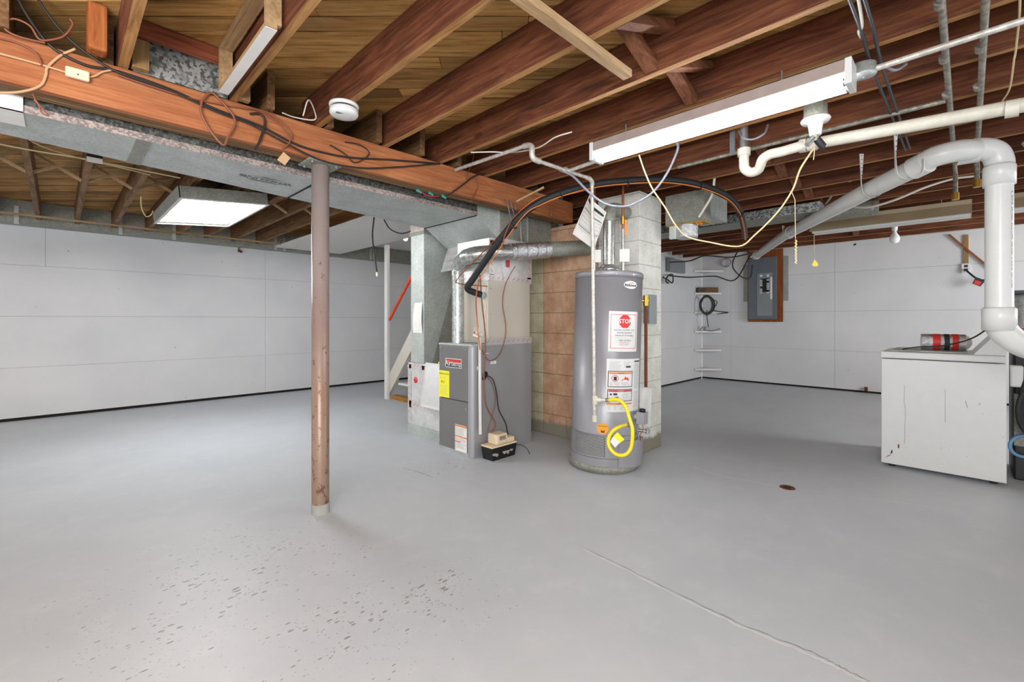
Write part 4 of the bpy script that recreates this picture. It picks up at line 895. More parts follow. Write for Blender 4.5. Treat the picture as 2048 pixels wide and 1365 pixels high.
cable('white_cable', [V(1.3,.22,2.262),PZ(1722,30,2.25),PZ(1718,62,2.25),PZ(1722,75,2.262)], .006, 'cable_white', 'short white cable end hanging beside the armored cables at the top edge')
c = thing('conduit_box', 'round metal junction box at the right end of the lit tube fixture', 'electrical box', PZ(1728,145,2.18))
pb = PZ(1726,145,2.20); MB('galvanized').lathe([(0,.03),(.045,.03),(.045,-.012),(.047,-.014),(0,-.014)],pb,18).build('box_body', c); MB('steel').cyl(pb+V(.02,0,-.014),pb+V(.02,0,-.018),.006,8).build('cover_screw', c)
cable('light_feed_cable', [pb+V(0,-.03,0),PZ(1765,132,2.21),PZ(1790,140,2.20),PZ(1812,128,2.235)], .007, 'cable_grey', 'short grey cable curving from the round box to the joist at upper right')
cable('rope_cord', [PZ(2040,-5,2.25),PZ(2038,40,2.24),PZ(2031,105,2.22),PZ(2028,120,2.21),PZ(2022,165,2.20),PZ(2016,185,2.20),PZ(2003,205,2.22)], .0035, 'cable_cream', 'cream string hanging from the joists at the upper right edge', 'string')
# perforated hooks, small stuff under joists
for k,(u,v,l) in enumerate(((1465,285,'curled dark strap on the joist face above the drain trap'),)):
    p = PZ(u,v,2.25); MB('panel_grey').box(p.x-.004,p.y-.015,2.17,p.x,p.y+.015,2.33).build('joist_strap', None, l, 'strap')
cable('grey_cable_loop', [PZ(1478,262,2.28),PZ(1485,275,2.20),PZ(1505,279,2.18),PZ(1528,268,2.20),PZ(1536,250,2.28)], .006, 'cable_grey', 'small grey cable loop hanging from the joist under the lit tube')
# insulated line set
ls = [(962,590,3.72),(935,578,3.66),(945,560,3.62),(965,530,3.55),(1000,480,3.42),(1040,434,3.32),(1085,402,3.28),(1140,381,3.30),(1200,367,3.36),(1280,360,3.42),(1340,360,3.50),(1400,370,3.55),(1450,390,3.62),(1475,415,3.75),(1486,445,4.0),(1490,475,4.5)]
LSP = [PT(*q) for q in ls]
c = thing('refrigerant_line', 'black insulated refrigerant line arching from the coil case over the heater', 'pipe', LSP[6])
m_ = MB('black_rubber'); cp = catmull(LSP,6); m_.tube(cp,.026,14).build('insulation_sleeve', c)
off = [p+V(0,0,-.035) + Vector((0,0,0)) for p in LSP[3:]]
MB('copper').tube(catmull([PT(975,573,3.72),PT(920,568,3.66),PT(915,558,3.62),PT(945,526,3.57)]+[p+V(-.012,.0,.030) if i<3 else p+V(0,0,-.026) for i,p in enumerate(LSP[4:])],6),.0045,8).build('copper_line', c, 'bare copper line')
MB('orange').tube(catmull([PT(958,560,3.60)]+[p+V(-.012,-.01,-.028) for p in LSP[5:]],6),.0035,8).build('control_cable', c, 'orange brown control cable')
for i in (28,40,52,66,80): MB('ink').cyl(cp[i]-(cp[i+1]-cp[i]).normalized()*.004-V(0,0,.01),cp[i]+(cp[i+1]-cp[i]).normalized()*.004-V(0,0,.01),.036,12).build('cable_tie', c)
cable('yellow_control_wire', [PT(958,560,3.58),PT(952,600,3.55),PT(955,650,3.52),PT(960,700,3.52)], .0055, 'copper', 'orange brown tube hanging down in front of the cream coil case', 'tube')
cable('grey_cable', [PT(1118,340,3.02),PT(1145,352,3.0),PT(1175,382,2.98),PT(1205,405,2.96),PT(1235,413,2.95),PT(1265,409,2.95),PT(1305,385,2.92),PT(1335,345,2.88),PT(1355,300,2.84),PT(1354,285,2.82)], .0085, 'cable_grey', 'thick grey cable sagging from the gas pipe up to the lit tube fixture')
cable('white_light_cord', [PT(1278,310,2.78),PT(1290,345,2.8),PT(1305,378,2.82),PT(1330,415,2.84),PT(1352,452,2.85),PT(1375,474,2.86),PT(1420,485,2.8),PT(1478,493,2.72),PT(1510,470,2.66),PT(1555,425,2.58),PT(1585,380,2.5),PT(1600,340,2.44),PT(1622,305,2.38),PT(1640,280,2.33)], .005, 'cable_cream', 'long cream cord sagging from the tube light to the porcelain lampholder', 'cord', n=8)
cable('white_cable', [PT(1430,340,3.6),PT(1428,365,3.62),PT(1424,390,3.66),PT(1408,418,3.72),PT(1398,434,3.78)], .010, 'cable_white', 'thick white cable dropping to the foil covered pipe', n=6)
cable('pull_cord', [PT(1632,262,2.30),PT(1629,300,2.32),PT(1627,320,2.33)], .002, 'cable_cream', 'short pull string under the porcelain lampholder', 'string')
tw = [PT(1583,382,2.5)]+[PT(1592+ (1.2 if k%2 else -1.2),480+3.2*k,2.5) for k in range(16)]
c = thing('light_pull_string', 'cream twisted pull string with loop hanging below the long sagging cord', 'string', tw[-1])
MB('cable_cream').tube([PT(1583,383,2.5),PT(1590,400,2.5),PT(1591,478,2.5)],.0018,6).build('string', c); MB('cable_cream').tube(tw[1:],.0045,6).build('twisted_end', c)
# mould damp boots near the chimney
c = thing('register_boot', 'dusty galvanized boot box hanging under the joists right of the chimney', 'duct', (4.0,1.7,2.0))
MB('galvanized_dull').box(3.88,1.555,2.005,4.02,1.905,2.266,.002).build('front_box', c); MB('galvanized').box(4.02,1.56,2.06,4.42,1.80,2.266,.002).build('side_arm', c)
MB('insulation').box(3.885,1.56,1.99,4.015,1.90,2.004).build('dusty_lip', c)
c = thing('foil_duct_stub', 'crumpled foil wrapped pipe stub hanging below the dusty boot box', 'duct', (3.97,1.70,1.87))
m_ = MB('foil'); m_.lathe([(.0,1.875),(.088,1.875),(.092,1.90),(.088,1.94),(.093,1.97),(.088,1.988)],(3.95,1.735,0),28); m_.build('foil_sleeve', c)
m_ = MB('foil_board').box(3.86,1.80,1.87,3.90,1.86,1.985,.004); m_.build('foil_tab', c)
for k in range(2): MB('orange').cyl(V(3.87,1.62-.03*k,1.985),V(3.86,1.60-.03*k,1.965),.009,10).build('wire_nut', c, 'orange wire nut')
# right duct
c = thing('branch_duct', 'low spangled galvanized duct running under the joists behind the thick white pipe', 'duct', (5.24,2,2.165))
MB('galvanized_spangle').box(5.06,.95,2.180,5.42,3.62,2.268).build('duct_body', c)
MB('galvanized_dull').box(5.055,.95,2.174,5.425,3.62,2.180).build('bottom_pan', c)
c = thing('round_duct', 'grey round duct piece hanging behind the slanting white pipe', 'duct', (5.3,.7,2.18))
MB('galvanized_dull').tube([V(5.35,.94,2.20),V(5.36,.78,2.20),V(5.38,.55,2.20)],.07,24).build('duct_pipe', c)
MB('steel').tube([V(5.376,.60,2.20),V(5.377,.585,2.20)],.072,24).build('collar', c)
c = thing('end_duct', 'grey galvanized duct box against the far wall left of the corner shelves', 'duct', (4.6,3.4,1.9))
MB('galvanized_dull').box(4.30,3.22,1.94,5.03,3.62,2.262,.003).build('duct_body', c)
# small horizontal big duct at right edge
c = thing('flue_section', 'dusty round metal pipe behind the upright white pipe at the right edge', 'duct', (4.9,-.7,2.1))
MB('galvanized_dull').tube([V(4.3,-.42,2.10),V(4.3,-1.5,2.10)],.10,28).build('duct_pipe', c)
MB('galvanized').lathe([(.07,-.12),(.075,0),(.10,.05)],(4.25,-.36,2.20),24).build('duct_collar', c)
# ---------------- wall mounted things on the center wall
def pw(u,v): return PY(u,v,3.64)
def pr_(u,v): return PX(u,v,8.97)
a, b = pw(1331,517), pw(1361,548)
c = thing('electrical_box', 'small grey electrical box on the wall right of the chimney', 'electrical box', ((a.x+b.x)/2,3.6,b.z))
MB('panel_box_grey').box(a.x,3.55,b.z,b.x,3.627,a.z,.004).build('enclosure', c); MB('panel_box_grey').box(a.x-.02,3.545,b.z-.01,a.x+.25*(b.x-a.x),3.551,a.z+.01).build('side_cover', c)
cable('adapter_cord', [PY(1326,555,3.55),PY(1335,560,3.55),PY(1345,566,3.55),PY(1345,550,3.55),PY(1336,552,3.55),PY(1332,562,3.55),PY(1337,567,3.55)], .012, 'cable_black', 'black cord curl below the small grey electrical box')
# corner shelves
SZ = [(551,2.06),(591,1.634),(628,1.27),(665,.903),(701,.547),(738,.18)]
for k,(v_,z) in enumerate(SZ):
    r_ = .36 if k else .40
    m_ = MB('white_paint'); hx(m_, [(8.955,3.625,z),(8.955-r_,3.625,z),(8.955,3.625-r_,z)], [(8.955,3.625,z+.035),(8.955-r_,3.625,z+.035),(8.955,3.625-r_,z+.035)])
    m_.build('corner_shelf', None, 'white triangular corner shelf, %s from the top' % ORD[k], 'shelf', 'triangular shelves in the far corner')
c = thing('wooden_radio', 'brown old radio box on the second corner shelf', 'radio', (8.80,3.47,1.67))
def rot45(p,cx,cy): x,y=p; return (cx+(x-y)*.7071, cy+(x+y)*.7071)
m_ = MB('joist_wood_brown'); lo=[rot45(p,8.80,3.47)+(1.671,) for p in ((-.04,-.19),(.05,-.19),(.05,.19),(-.04,.19))]; 
lo=[V(*q) for q in lo]; m_.hexa(lo,[q+V(0,0,.10) for q in lo]); m_.mat('girder_wood'); m_.build('cabinet', c)
m_ = MB('ink'); lo=[V(*(rot45(p,8.80,3.47)+(1.69,))) for p in ((-.042,.05),(-.041,.05),(-.041,.16),(-.042,.16))]; m_.hexa(lo,[q+V(0,0,.06) for q in lo]); m_.build('speaker_grille', c)
ctr = V(8.66,3.42,1.43)
m_ = MB('cable_black')
for k in range(7):
    pts=[ctr+Vector((math.cos(a)*(.10+.008*k)*.7+.004*k-.02, -math.cos(a)*(.10+.008*k)*.7, math.sin(a)*(.15+.012*(k%4)))) for a in [i*2*math.pi/28 for i in range(29)]]
    m_.tube(pts,.008,6)
m_.tube(catmull([ctr+V(.0,0,-.1),ctr+V(.0,0,-.25),ctr+V(.02,-.02,-.42)],5),.008,6); m_.tube(catmull([ctr+V(.05,-.05,.12),ctr+V(.12,-.14,.05),ctr+V(.08,-.1,-.1),ctr+V(.30,-.28,-.14),ctr+V(.14,-.14,-.17)],6),.008,6)
m_.build('cable_coil', None, 'coil of black cable hanging over the third corner shelf', 'cable')
m_ = MB('cable_grey').tube(catmull([PT(1400,662,8.7),PT(1405,655,8.7),PT(1412,655,8.7),PT(1408,660,8.7),PT(1425,662,8.6),PT(1440,658,8.55)],5),.012,6); m_.build('plug_lead', None, 'small grey lead lying on the fourth corner shelf', 'cord')
# wire coil on right wall, panel
cc = pr_(1453,526); m_ = MB('cable_grey')
for k in range(6): m_.tube([V(8.95-.004*k,cc.y+math.cos(a+k)*(.08+.004*k),cc.z+math.sin(a+k)*(.085-.003*k)) for a in [i*2*math.pi/24 for i in range(25)]],.004,5)
m_.build('wire_coil', None, 'small coil of grey wire hanging on the right wall by the corner', 'cable')
a, b = pr_(1497,512), pr_(1567,645)
c = thing('breaker_panel', 'grey electrical breaker panel on a brown board on the right wall', 'breaker panel', (8.9,(a.y+b.y)/2,b.z))
zb_ = pr_(1530,644).z; zt_ = pr_(1530,500).z; y0_, y1_ = pr_(1567,600).y, pr_(1497,600).y
MB('brown_wood_z').box(8.925,y0_,zb_,8.955,y1_,zt_,.003).build('backing_board', c, 'brown wooden board')
ya, yb = pr_(1556,600).y, pr_(1500,600).y; za = pr_(1530,639).z; zb2 = pr_(1530,516).z
MB('panel_grey').box(8.87,ya,za,8.925,yb,zb2,.004).build('cover', c)
yc, yd = pr_(1548,600).y, pr_(1518,600).y
m_ = MB('panel_box_grey'); m_.box(8.865,yc,za+.06,8.87,yd,zb2-.28); m_.build('dead_front', c)
ym = (yc+yd)/2
m_ = MB('black_plastic'); m_.box(8.861,ym-.07,zb2-.62,8.866,ym+.07,zb2-.38); m_.build('breaker_bank', c)
for k in range(8):
    for s_ in (-1,1):
        if (k+s_)%5: MB('white_enamel').box(8.855,ym+s_*.055-.02,zb2-.42-.032*k,8.862,ym+s_*.055+.02,zb2-.40-.032*k).build('breaker_switch', c)
for s_ in (-1,1): MB('white_enamel').box(8.855,ym+s_*.055-.02,zb2-.35,8.862,ym+s_*.055+.02,zb2-.31).build('main_switch', c)
m_ = MB('paper'); m_.box(8.862,yc+.0,zb2-.75,8.865,yc+.03,zb2-.36); m_.build('circuit_list', c, 'white circuit list strip')
m_ = MB('panel_box_grey')
for k in range(9): m_.box(8.861,ym-.08,zb2-.66-.03*k,8.865,ym-.01,zb2-.645-.03*k); m_.box(8.861,ym+.01,zb2-.66-.03*k,8.865,ym+.08,zb2-.645-.03*k)
m_.build('blank_slots', c)
for (u0,u1,v0,v1,lab) in ((1487,1496,530,604,'bare grey wall patch left of the breaker panel'),(1568,1577,512,602,'bare grey wall patch right of the breaker panel')):
    p0, p1 = pr_(u0,v1), pr_(u1,v0); MB('bare_concrete').box(8.962,p1.y,pr_((u0+u1)/2,v1).z,8.969,p0.y,pr_((u0+u1)/2,v0).z).build('bare_patch', None, lab, 'wall patch')
for k,pts in enumerate((((1500,512),(1470,560),(1430,553),(1380,555),(1340,552)), ((1497,508),(1460,515),(1410,512),(1380,522),(1340,525)), ((1508,510),(1480,500),(1465,530),(1480,552),(1500,556),(1505,530)))):
    P = [PT(u,v,8.0-(.35*abs(i-0) if k<2 else 0)) for i,(u,v) in enumerate(pts)]
    cable('black_cable', P, .011, 'cable_black', ('black cable sagging along the wall below the slanting pipe end','black cable just under the joists toward the grey duct box','black cable tangled in a loop at the breaker panel top')[k])
cable('white_panel_cable', [PT(1500,514,8.2),PT(1520,518,8.3),PT(1545,512,8.4),PT(1552,498,8.45),PT(1545,490,8.45)], .014, 'cable_white', 'white cables looping over the top of the breaker panel')
cable('black_wall_cable', [PT(1565,480,8.0),PT(1600,498,8.0),PT(1650,511,7.7),PT(1685,505,7.4),PT(1712,488,7.2)], .012, 'cable_black', 'black cable sagging below the joists right of the breaker panel')
cable('white_joist_cable', [PT(1690,412,4.2),PT(1735,415,4.0),PT(1790,400,3.85),PT(1850,375,3.75),PT(1905,358,3.7),PT(1950,352,3.66)], .010, 'cable_white', 'thick white cable curving up to the right under the slanting white pipe')
cable('grey_joist_cable', [PT(1593,452,5.3),PT(1640,420,4.6),PT(1675,378,4.2),PT(1710,358,3.9),PT(1765,342,3.6),PT(1800,330,3.5)], .010, 'cable_white', 'off-white cable following the slanting white pipe from above')
# yellow tag on a string
p = PT(1630,522,5.0); c = thing('yellow_tag', 'small yellow tag hanging on a string below the unlit tan fixture', 'tag', p)
MB('cable_cream').tube([PT(1628,466,5.0),PT(1629,518,5.0)],.003,6).build('string', c); m_=MB('yellow'); m_.add([PT(1629,519,5),PT(1624,530,5),PT(1627,533,5),PT(1635,533,5),PT(1637,529,5)],[(0,1,2,3,4)]); m_.add([PT(1629,519,5.01),PT(1624,530,5.01),PT(1627,533,5.01),PT(1635,533,5.01),PT(1637,529,5.01)],[(0,1,2,3,4)]); m_.build('tag', c)
# outlet on right wall
o0 = pr_(1932,537); c = thing('wall_outlet', 'white wall outlet with a black plug on the right wall', 'outlet', (8.93,o0.y,o0.z-.07))
MB('white_enamel').box(8.93,o0.y-.045,o0.z-.065,8.97,o0.y+.045,o0.z+.065,.004).build('cover_plate', c)
m_=MB('ink'); m_.box(8.926,o0.y-.018,o0.z+.01,8.931,o0.y+.018,o0.z+.045); m_.build('receptacle', c)
MB('black_plastic').box(8.89,o0.y-.02,o0.z-.045,8.93,o0.y+.02,o0.z-.01,.004).build('plug', c)
cable('outlet_cord', [V(8.9,o0.y,o0.z-.03),pr_(1938,547)-V(.1,0,0),pr_(1950,557)-V(.15,0,0),pr_(1965,562)-V(.15,0,0),pr_(1985,558)-V(.15,0,0)], .011, 'cable_black', 'black cord drooping from the wall outlet behind the upright pipe', 'cord')
P = [pr_(1951,556),pr_(1944,569),pr_(1960,575),pr_(1970,563)]; P=[q-V(.18,0,0) for q in P]; m_=MB('ink').add(P+[q-V(.006,0,0) for q in P],[(0,1,2,3),(4,5,6,7),(0,1,5,4),(1,2,6,5),(2,3,7,6),(3,0,4,7)]); m_.mat('label_red'); Q=[pr_(1950,562),pr_(1947,569),pr_(1959,573),pr_(1963,566)]; m_.add([q-V(.19,0,0) for q in Q],[(0,1,2,3)]); m_.build('cord_tag', None, 'black and red tag on the cord by the wall outlet', 'tag')
p0, p1 = pr_(1932,470), pr_(1932,528); MB('pale_wood_z').box(8.945,p0.y-.025,p1.z,8.969,p0.y+.025,p0.z).build('wood_strip', None, 'vertical tan wood strip above the wall outlet', 'strip')
p0, p1 = pr_(1898,470), pr_(1985,541); MB('brown_wood_z').beam(p0-V(.03,0,0),p1-V(.03,0,0),.02,.035,up=(1,0,0)).build('diagonal_strip', None, 'brown diagonal wood strip crossing above the wall outlet', 'strip')
p = pr_(1733,778); c_=MB('rust').cyl(V(8.93,p.y,p.z-.03),V(8.93,p.y,p.z+.03),.02,12).cyl(V(8.97,p.y,p.z),V(8.90,p.y,p.z),.02,12); c_.build('wall_spigot', None, 'small rusty pipe stub at the foot of the right wall', 'pipe')
# floor drain
p = PZ(1575,976,0); c = thing('floor_drain', 'small rusty round floor drain in the grey floor', 'drain', p)
m_=MB('rust').lathe([(0,.0015),(.036,.0015),(.046,.003),(.048,0)],p,28); m_.build('grate', c); m_=MB('ink')
for k in range(5): m_.box(p.x-.024+.010*k,p.y-.022,.0017,p.x-.020+.010*k,p.y+.022,.0030)
m_.build('grate_slots', c)
# ---------------- washer
WX0, WX1, WY0, WY1, WZ = 4.585, 5.26, -.215, .455, .905
c = thing('washing_machine', 'white top loading washing machine with scuffed side at the right', 'washer', ((WX0+WX1)/2,(WY0+WY1)/2,0))
MB('white_enamel').box(WX0,WY0,.025,WX1,WY1,.845,.006).build('cabinet', c)
MB('white_enamel').box(WX0-.004,WY0,.850,WX1+.004,WY1+.006,.902,.01).build('top_deck', c)
m_=MB('black_rubber')
for x in (WX0+.06,WX1-.06):
    for y in (WY0+.06,WY1-.06): MB('black_rubber').cyl(V(x,y,0),V(x,y,.026),.02,12).build('foot', c)
MB('galvanized').box(WX0+.08,WY0+.19,.903,WX1-.08,WY1-.05,.912,.003).build('lid', c, 'shiny grey lid')
m_=MB('white_enamel'); hx(m_,[(WX0+.0,WY0,.903),(WX1,WY0,.903),(WX1,WY0+.16,.903),(WX0,WY0+.16,.903)],[(WX0+.0,WY0,1.04),(WX1,WY0,1.04),(WX1,WY0+.05,1.05),(WX0,WY0+.05,1.05)]); m_.build('control_console', c)
ws = lambda x,y,o=0: V(WX0-.0008-o, WY1-x, y)
m_=MB('rust')
def scr(x,y,pts,w,mat):
    m_.mat(mat); pr=None
    for (a,b) in pts:
        q=(ws(x+a-w,y+b),ws(x+a+w,y+b))
        if pr: m_.quad(pr[0],pr[1],q[1],q[0])
        pr=q
scr(.14,.20,[(0,0),(.002,.12),(.006,.25),(-.003,.33),(0,.45)],.0012,'ink_grey'); scr(.365,.40,[(0,0),(0,.24)],.0012,'ink_grey'); scr(.47,.52,[(.01,0),(0,.05)],.0012,'ink'); scr(.535,.55,[(0,0),(.01,.012)],.0015,'ink')
for _ in range(26): x=random.uniform(.05,.66); y=random.uniform(.06,.7) if x>.5 else random.uniform(.06,.3); r=random.uniform(.001,.0026); m_.mat(random.choice(['ink','rust','ink_grey'])); m_.add([ws(x-r,y),ws(x,y-r),ws(x+r,y),ws(x,y+r)],[(0,1,2,3)])
m_.mat('rust'); m_.add([ws(.10,.16),ws(.108,.155),ws(.11,.185),ws(.102,.19)],[(0,1,2,3)]); m_.mat('ink'); m_.add([ws(.055,.10),ws(.07,.115),ws(.068,.14),ws(.062,.13)],[(0,1,2,3)]); m_.mat('rust'); m_.add([ws(.02,.065),ws(.055,.09),ws(.062,.10),ws(.04,.085)],[(0,1,2,3)])
m_.build('scuff_marks', c, 'dark scratches and rust spots')
c = thing('foil_duct_pack', 'wrapped roll of shiny foil duct with red labels on the washer top', 'package', (4.86,.1,.913))
rA, rB = V(4.86,.235,.976), V(4.89,-.015,.976); rd=(rB-rA).normalized()
MB('foil').tube([rA,rB],.062,28).build('foil_roll', c)
for (q0_,q1_,mt) in ((.26,.44,'label_red'),(.52,.64,'ink'),(.70,.84,'label_red')): MB(mt).tube([rA.lerp(rB,q0_),rA.lerp(rB,q1_)],.0632,28,caps=False).build('wrapper_label', c, 'red wrapper label' if mt=='label_red' else 'dark wrapper label')
MB('clear_bag').tube([rB,rB+rd*.02,rB+rd*.035],[.06,.045,.02],16).build('plastic_wrap', c)
cable('washer_top_cord', [V(4.66,.33,.918),V(4.62,.30,.93),V(4.62,.22,.945),V(4.63,.12,.955),V(4.60,.02,.985),V(4.5,-.06,1.03),V(4.45,-.13,1.10)], .005, 'cable_black', 'black cord arching over the foil roll on the washer', 'cord', n=8)
# clutter behind the washer
c = thing('hose_bundle', 'loops of black hose behind the washer at the right edge', 'hose', (4.7,-.32,.4))
for k in range(4):
    m_=MB('black_rubber'); cx=V(4.70+.02*k,-.31-.01*k,.52+.03*k); m_.tube([cx+V(math.cos(a)*.04,-math.cos(a)*.07-.03,math.sin(a)*(.16+.03*k)) for a in [i*2*math.pi/24 for i in range(25)]],.014,8); m_.build('hose_loop', c)
pc = PT(2048,893,3.2); m_=MB('blue_hose'); m_.tube([pc+V(math.cos(a)*.05,-math.cos(a)*.07,math.sin(a)*.075) for a in [i*2*math.pi/28 for i in range(29)]],.011,10); m_.build('blue_hoop', None, 'light blue plastic hoop at the right edge beside the washer', 'hoop')
c = thing('utility_cart', 'dark cluttered cart behind the washer at the right edge', 'cart', (5.1,-.6,0))
MB('black_plastic').box(4.86,-.95,.0,5.35,-.262,.93,.01).build('body', c); MB('galvanized_dull').box(4.835,-.34,.25,4.858,-.262,.62).build('side_plate', c); MB('white_enamel').box(4.70,-.30,.68,4.78,-.235,.83,.01).build('white_bin', c)
m_=MB('red_plastic').tube(catmull([PT(2046,800,3.35),PT(2040,815,3.35),PT(2037,840,3.35),PT(2046,855,3.35)],5),.012,8); m_.build('red_handle', c, 'red handle')
c = thing('foil_flex_duct', 'silver flexible foil duct standing behind the upright white pipe', 'duct', (5.0,-.36,.935))
m_=MB('foil'); pts=[V(5.0,-.36,.935+.02*i) for i in range(21)]; m_.tube(pts,[.085+.008*(i%2) for i in range(22)],24); m_.build('flex_hose', c)
MB('black_plastic').box(4.84,-.48,1.335,5.05,-.24,1.36,.004).build('duct_clamp', c); MB('red_plastic').box(4.87,-.38,1.00,4.905,-.30,1.09,.005).build('red_clip', c)

# ================================================================ wires on the girder
YG = 2.632
def gw(name, pts, r, mat, label, cat='cable', dy=0, n=6): return cable(name, [PY(u,v,YG-dy) if len((u,v))==2 else 0 for (u,v) in pts], r, mat, label, cat, n=n)
gw('black_cable_run', [(20,-30),(60,40),(105,95),(170,130),(232,142),(330,175),(440,222),(520,252),(600,292),(690,314),(780,320),(880,328)], .006, 'cable_black', 'long black cable running along the girder face from the upper left')
gw('black_cable_run', [(60,-30),(90,20),(135,75),(190,118),(240,146),(340,181),(430,222),(500,248),(560,280),(640,320),(720,336),(800,334),(880,327)], .005, 'cable_black', 'second black cable draped just below the longest one on the girder', dy=.012)
gw('brown_cable_run', [(236,150),(300,172),(380,196),(470,214),(520,222),(560,250),(580,275)], .0035, 'cable_brown', 'thin tan wire above the black cables on the girder', 'wire', .008)
gw('cream_phone_cable', [(-10,186),(40,184),(80,172),(92,150),(95,135),(120,112),(150,98)], .005, 'plug_brown', 'cream cable curling over the girder at the far left')
gw('phone_wire', [(-10,105),(40,118),(90,132),(136,146)], .0045, 'plug_brown', 'tan wire running into the small cream adapter on the girder', 'wire', .004)
gw('phone_wire', [(172,155),(190,152),(205,144),(225,140)], .004, 'plug_brown', 'short tan wire leaving the small cream adapter', 'wire', .004)
gw('brown_wire_loop', [(-5,75),(30,84),(60,98),(76,112),(84,132)], .004, 'cable_brown', 'brown wire draped left of the small cream adapter', 'wire', .006)
gw('tan_wire_loop', [(140,38),(145,50),(128,72),(100,80),(78,78),(60,52),(30,38),(10,44),(12,60),(40,74),(90,86)], .004, 'cable_brown', 'tan wire looped above the girder at the far left', 'wire', .02)
p = PY(155,151,YG); c = thing('cable_adapter', 'small cream plastic adapter block on the girder face', 'adapter', p)
MB('cream_plastic').box(p.x-.037,p.y-.022,p.z-.02,p.x+.037,p.y+.0,p.z+.022,.006).build('case', c); MB('ink').box(p.x-.002,p.y-.0235,p.z-.006,p.x+.004,p.y-.0215,p.z-.002).build('socket_hole', c)
gw('brown_wire_ring', [(400,205),(420,186),(440,200),(470,240),(455,275),(446,290),(420,260),(402,225),(404,200)], .0055, 'cable_brown', 'brown wire hanging as a ring from the girder cables', 'wire', .015)
gw('black_wire_loop', [(500,228),(520,228),(530,245),(520,280),(510,300)], .006, 'cable_black', 'black strap hanging down the girder left of the post', 'strap', .01)
gw('brown_wire_tail', [(530,222),(555,238),(582,265),(578,286),(564,298)], .004, 'cable_brown', 'tan wire holding the square tag on the girder', 'wire', .014)
q = PY(567,317,YG-.02); m_=MB('plug_brown'); 
for o in (0,.002): m_.add([PY(567,304,YG-.02-o),PY(581,316,YG-.02-o),PY(570,331,YG-.02-o),PY(554,320,YG-.02-o)],[(0,1,2,3)])
m_.build('square_tag', None, 'square cream tag hanging diagonally on the girder left of the post', 'tag')
gw('black_wire_loop', [(660,290),(690,308),(708,325),(728,318),(738,305),(720,290),(690,284)], .0035, 'cable_black', 'small black wire loop on the girder right of the post top', 'wire', .006)
cable('white_wire_loop', [PZ(565,226,2.275),PZ(590,235,2.285),PZ(628,240,2.29),PZ(630,225,2.33),PZ(617,200,2.36),PZ(606,232,2.28)], .004, 'cable_white', 'thin white wire loop on the girder below the smoke detector', 'wire')
gw('control_wire_bundle', [(838,384),(860,388),(885,392),(900,388),(925,370),(950,352),(975,347)], .005, 'cable_black', 'black wires on the girder ending at green wire nuts', 'wire', .01)
for k,(u,v) in enumerate(((838,383),(862,388),(888,394))):
    p = PY(u,v,YG-.022); MB('teal').cyl(p-V(.018,0,-.006),p+V(.018,0,-.006),.010,8,.006).build('wire_nut', None, 'green wire nut, %s of three from the left on the girder edge' % ORD[k], 'wire nut', 'green wire nuts on the girder')
gw('red_lead', [(843,384),(852,390),(865,393),(878,392)], .004, 'red_plastic', 'short red and white lead between the green wire nuts', 'wire', .02)
cable('orange_string', [PY(66,188,2.63),PY(70,198,2.62),PY(80,212,2.62),PY(96,230,2.62),PY(84,226,2.62),PY(76,208,2.62),PY(68,200,2.62)], .003, 'cable_brown', 'orange knotted string hanging from the girder at far left', 'string')
for k,(u0,v0,u1,v1) in enumerate(((1014,398,1022,440),(1020,400,1030,436),(1030,405,1032,420),(1104,420,1102,432))):
    a, b = PY(u0,v0,YG-.008), PY(u1,v1,YG-.008)
    MB('steel').beam(a,b,.012,.002,up=(0,1,0)).build('hanger_strap', None, 'grey perforated metal strap nailed to the girder near its right end, %s from the left' % ORD[k], 'strap', 'metal straps on the girder')
P=[(1023,440,3.3),(1010,470,3.3),(1003,500,3.35)]; cable('duct_wire', [PT(*q) for q in P], .004, 'cable_brown', 'thin brown wire hanging from the girder to the flue', 'wire')
a, b = PZ(1030,405,2.262), PZ(1088,373,2.262); MB('pale_wood_x').beam(PT(1033,404,3.35),PT(1088,375,3.30),.02,.012).build('wood_lath', None, 'short thin wood lath sticking out from the girder above the flue', 'lath')
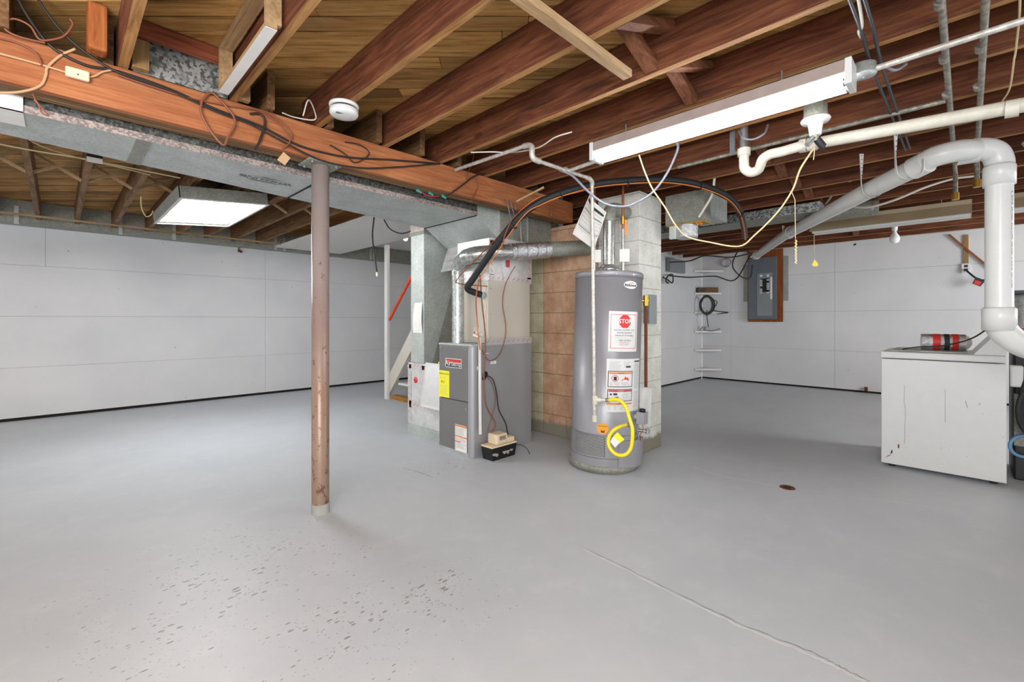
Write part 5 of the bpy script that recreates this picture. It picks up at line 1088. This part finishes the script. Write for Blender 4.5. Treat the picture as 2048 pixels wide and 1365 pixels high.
# cables at the rear left
cable('tan_cable', [PZ(-20,284,2.26),PZ(60,300,2.255),PZ(170,318,2.26),PZ(290,342,2.26),PZ(360,356,2.26)], .0055, 'cable_cream', 'tan cable crossing under the rear joists at the left')
cable('tan_cable', [PZ(52,276,2.26),PZ(90,295,2.25),PZ(165,318,2.26),PZ(240,335,2.25),PZ(300,350,2.262)], .0045, 'cable_cream', 'thin tan cable sagging below the rear joists')
cable('white_hook_wire', [PZ(282,393,2.272),PZ(283,415,2.2),PZ(292,433,2.13),PZ(302,430,2.13),PZ(306,422,2.17)], .005, 'cable_cream', 'curled white wire end left of the troffer light', 'wire')
p = PZ(193,318,2.25); c = thing('door_chime_box', 'small black and white box under the rear joists', 'transformer', p)
MB('black_plastic').box(p.x-.05,p.y-.02,2.235,p.x+.03,p.y+.05,2.29,.003).build('body', c); MB('paper').box(p.x-.05,p.y-.023,2.215,p.x+.03,p.y-.0201,2.25).build('label_plate', c)
cable('hanging_black_wire', [PZ(748,436,2.2)+V(0,0,0),PT(745,470,5.0),PT(748,505,5.0),PT(754,545,5.0)], .008, 'cable_black', 'black coax wire hanging from the white ceiling sheet near the stairs', 'wire')
MB('white_enamel').cyl(PT(754,545,5.0),PT(755,553,5.0),.014,10).build('wire_connector', None, 'small white connector on the end of the hanging black wire', 'connector')
cable('black_loop_wire', [PT(768,440,4.9),PT(780,458,4.9),PT(800,467,4.9),PT(820,463,4.9),PT(832,452,4.9)], .007, 'cable_black', 'black wire looping below the trunk duct near the stairs', 'wire')
p = PY(478,500,7.60); c = thing('wall_hook', 'short wooden peg with rusty hook on the left wall', 'hook', p)
MB('pale_wood_z').box(p.x-.01,7.60,p.z-.0,p.x+.012,7.618,p.z+.16).build('peg', c); MB('rust').cyl(V(p.x,7.618,p.z-.01),V(p.x+.02,7.56,p.z-.03),.018,10).build('hook', c)
cable('white_wire', [PZ(942,305,2.262),PZ(985,304,2.25),PZ(1022,305,2.255),PZ(1075,296,2.25),PZ(1110,275,2.26),PZ(1144,264,2.285)], .0045, 'cable_white', 'thin white wire passing behind the gas pipe elbow under the joists', 'wire')
cable('brown_wire_curl', [PY(948,296,2.60),PY(945,325,2.62),PY(936,345,2.63),PY(934,358,2.63),PY(950,355,2.625),PY(955,375,2.63),PY(940,405,2.62)], .003, 'cable_brown', 'thin brown wire curling over the girder edge below the joists', 'wire')
for k,(u,v,y) in enumerate(((1372,290,0),(1395,283,0))):
    p = PT(u,v,3.0); MB('old_pipe').tube([V(2.80,p.y,2.30),V(2.70,p.y+.02,2.285)], .011, 10).build('pipe_end', None, ('left','right')[k]+' of two short dark pipe ends poking from the joist beside the drain trap', 'pipe')
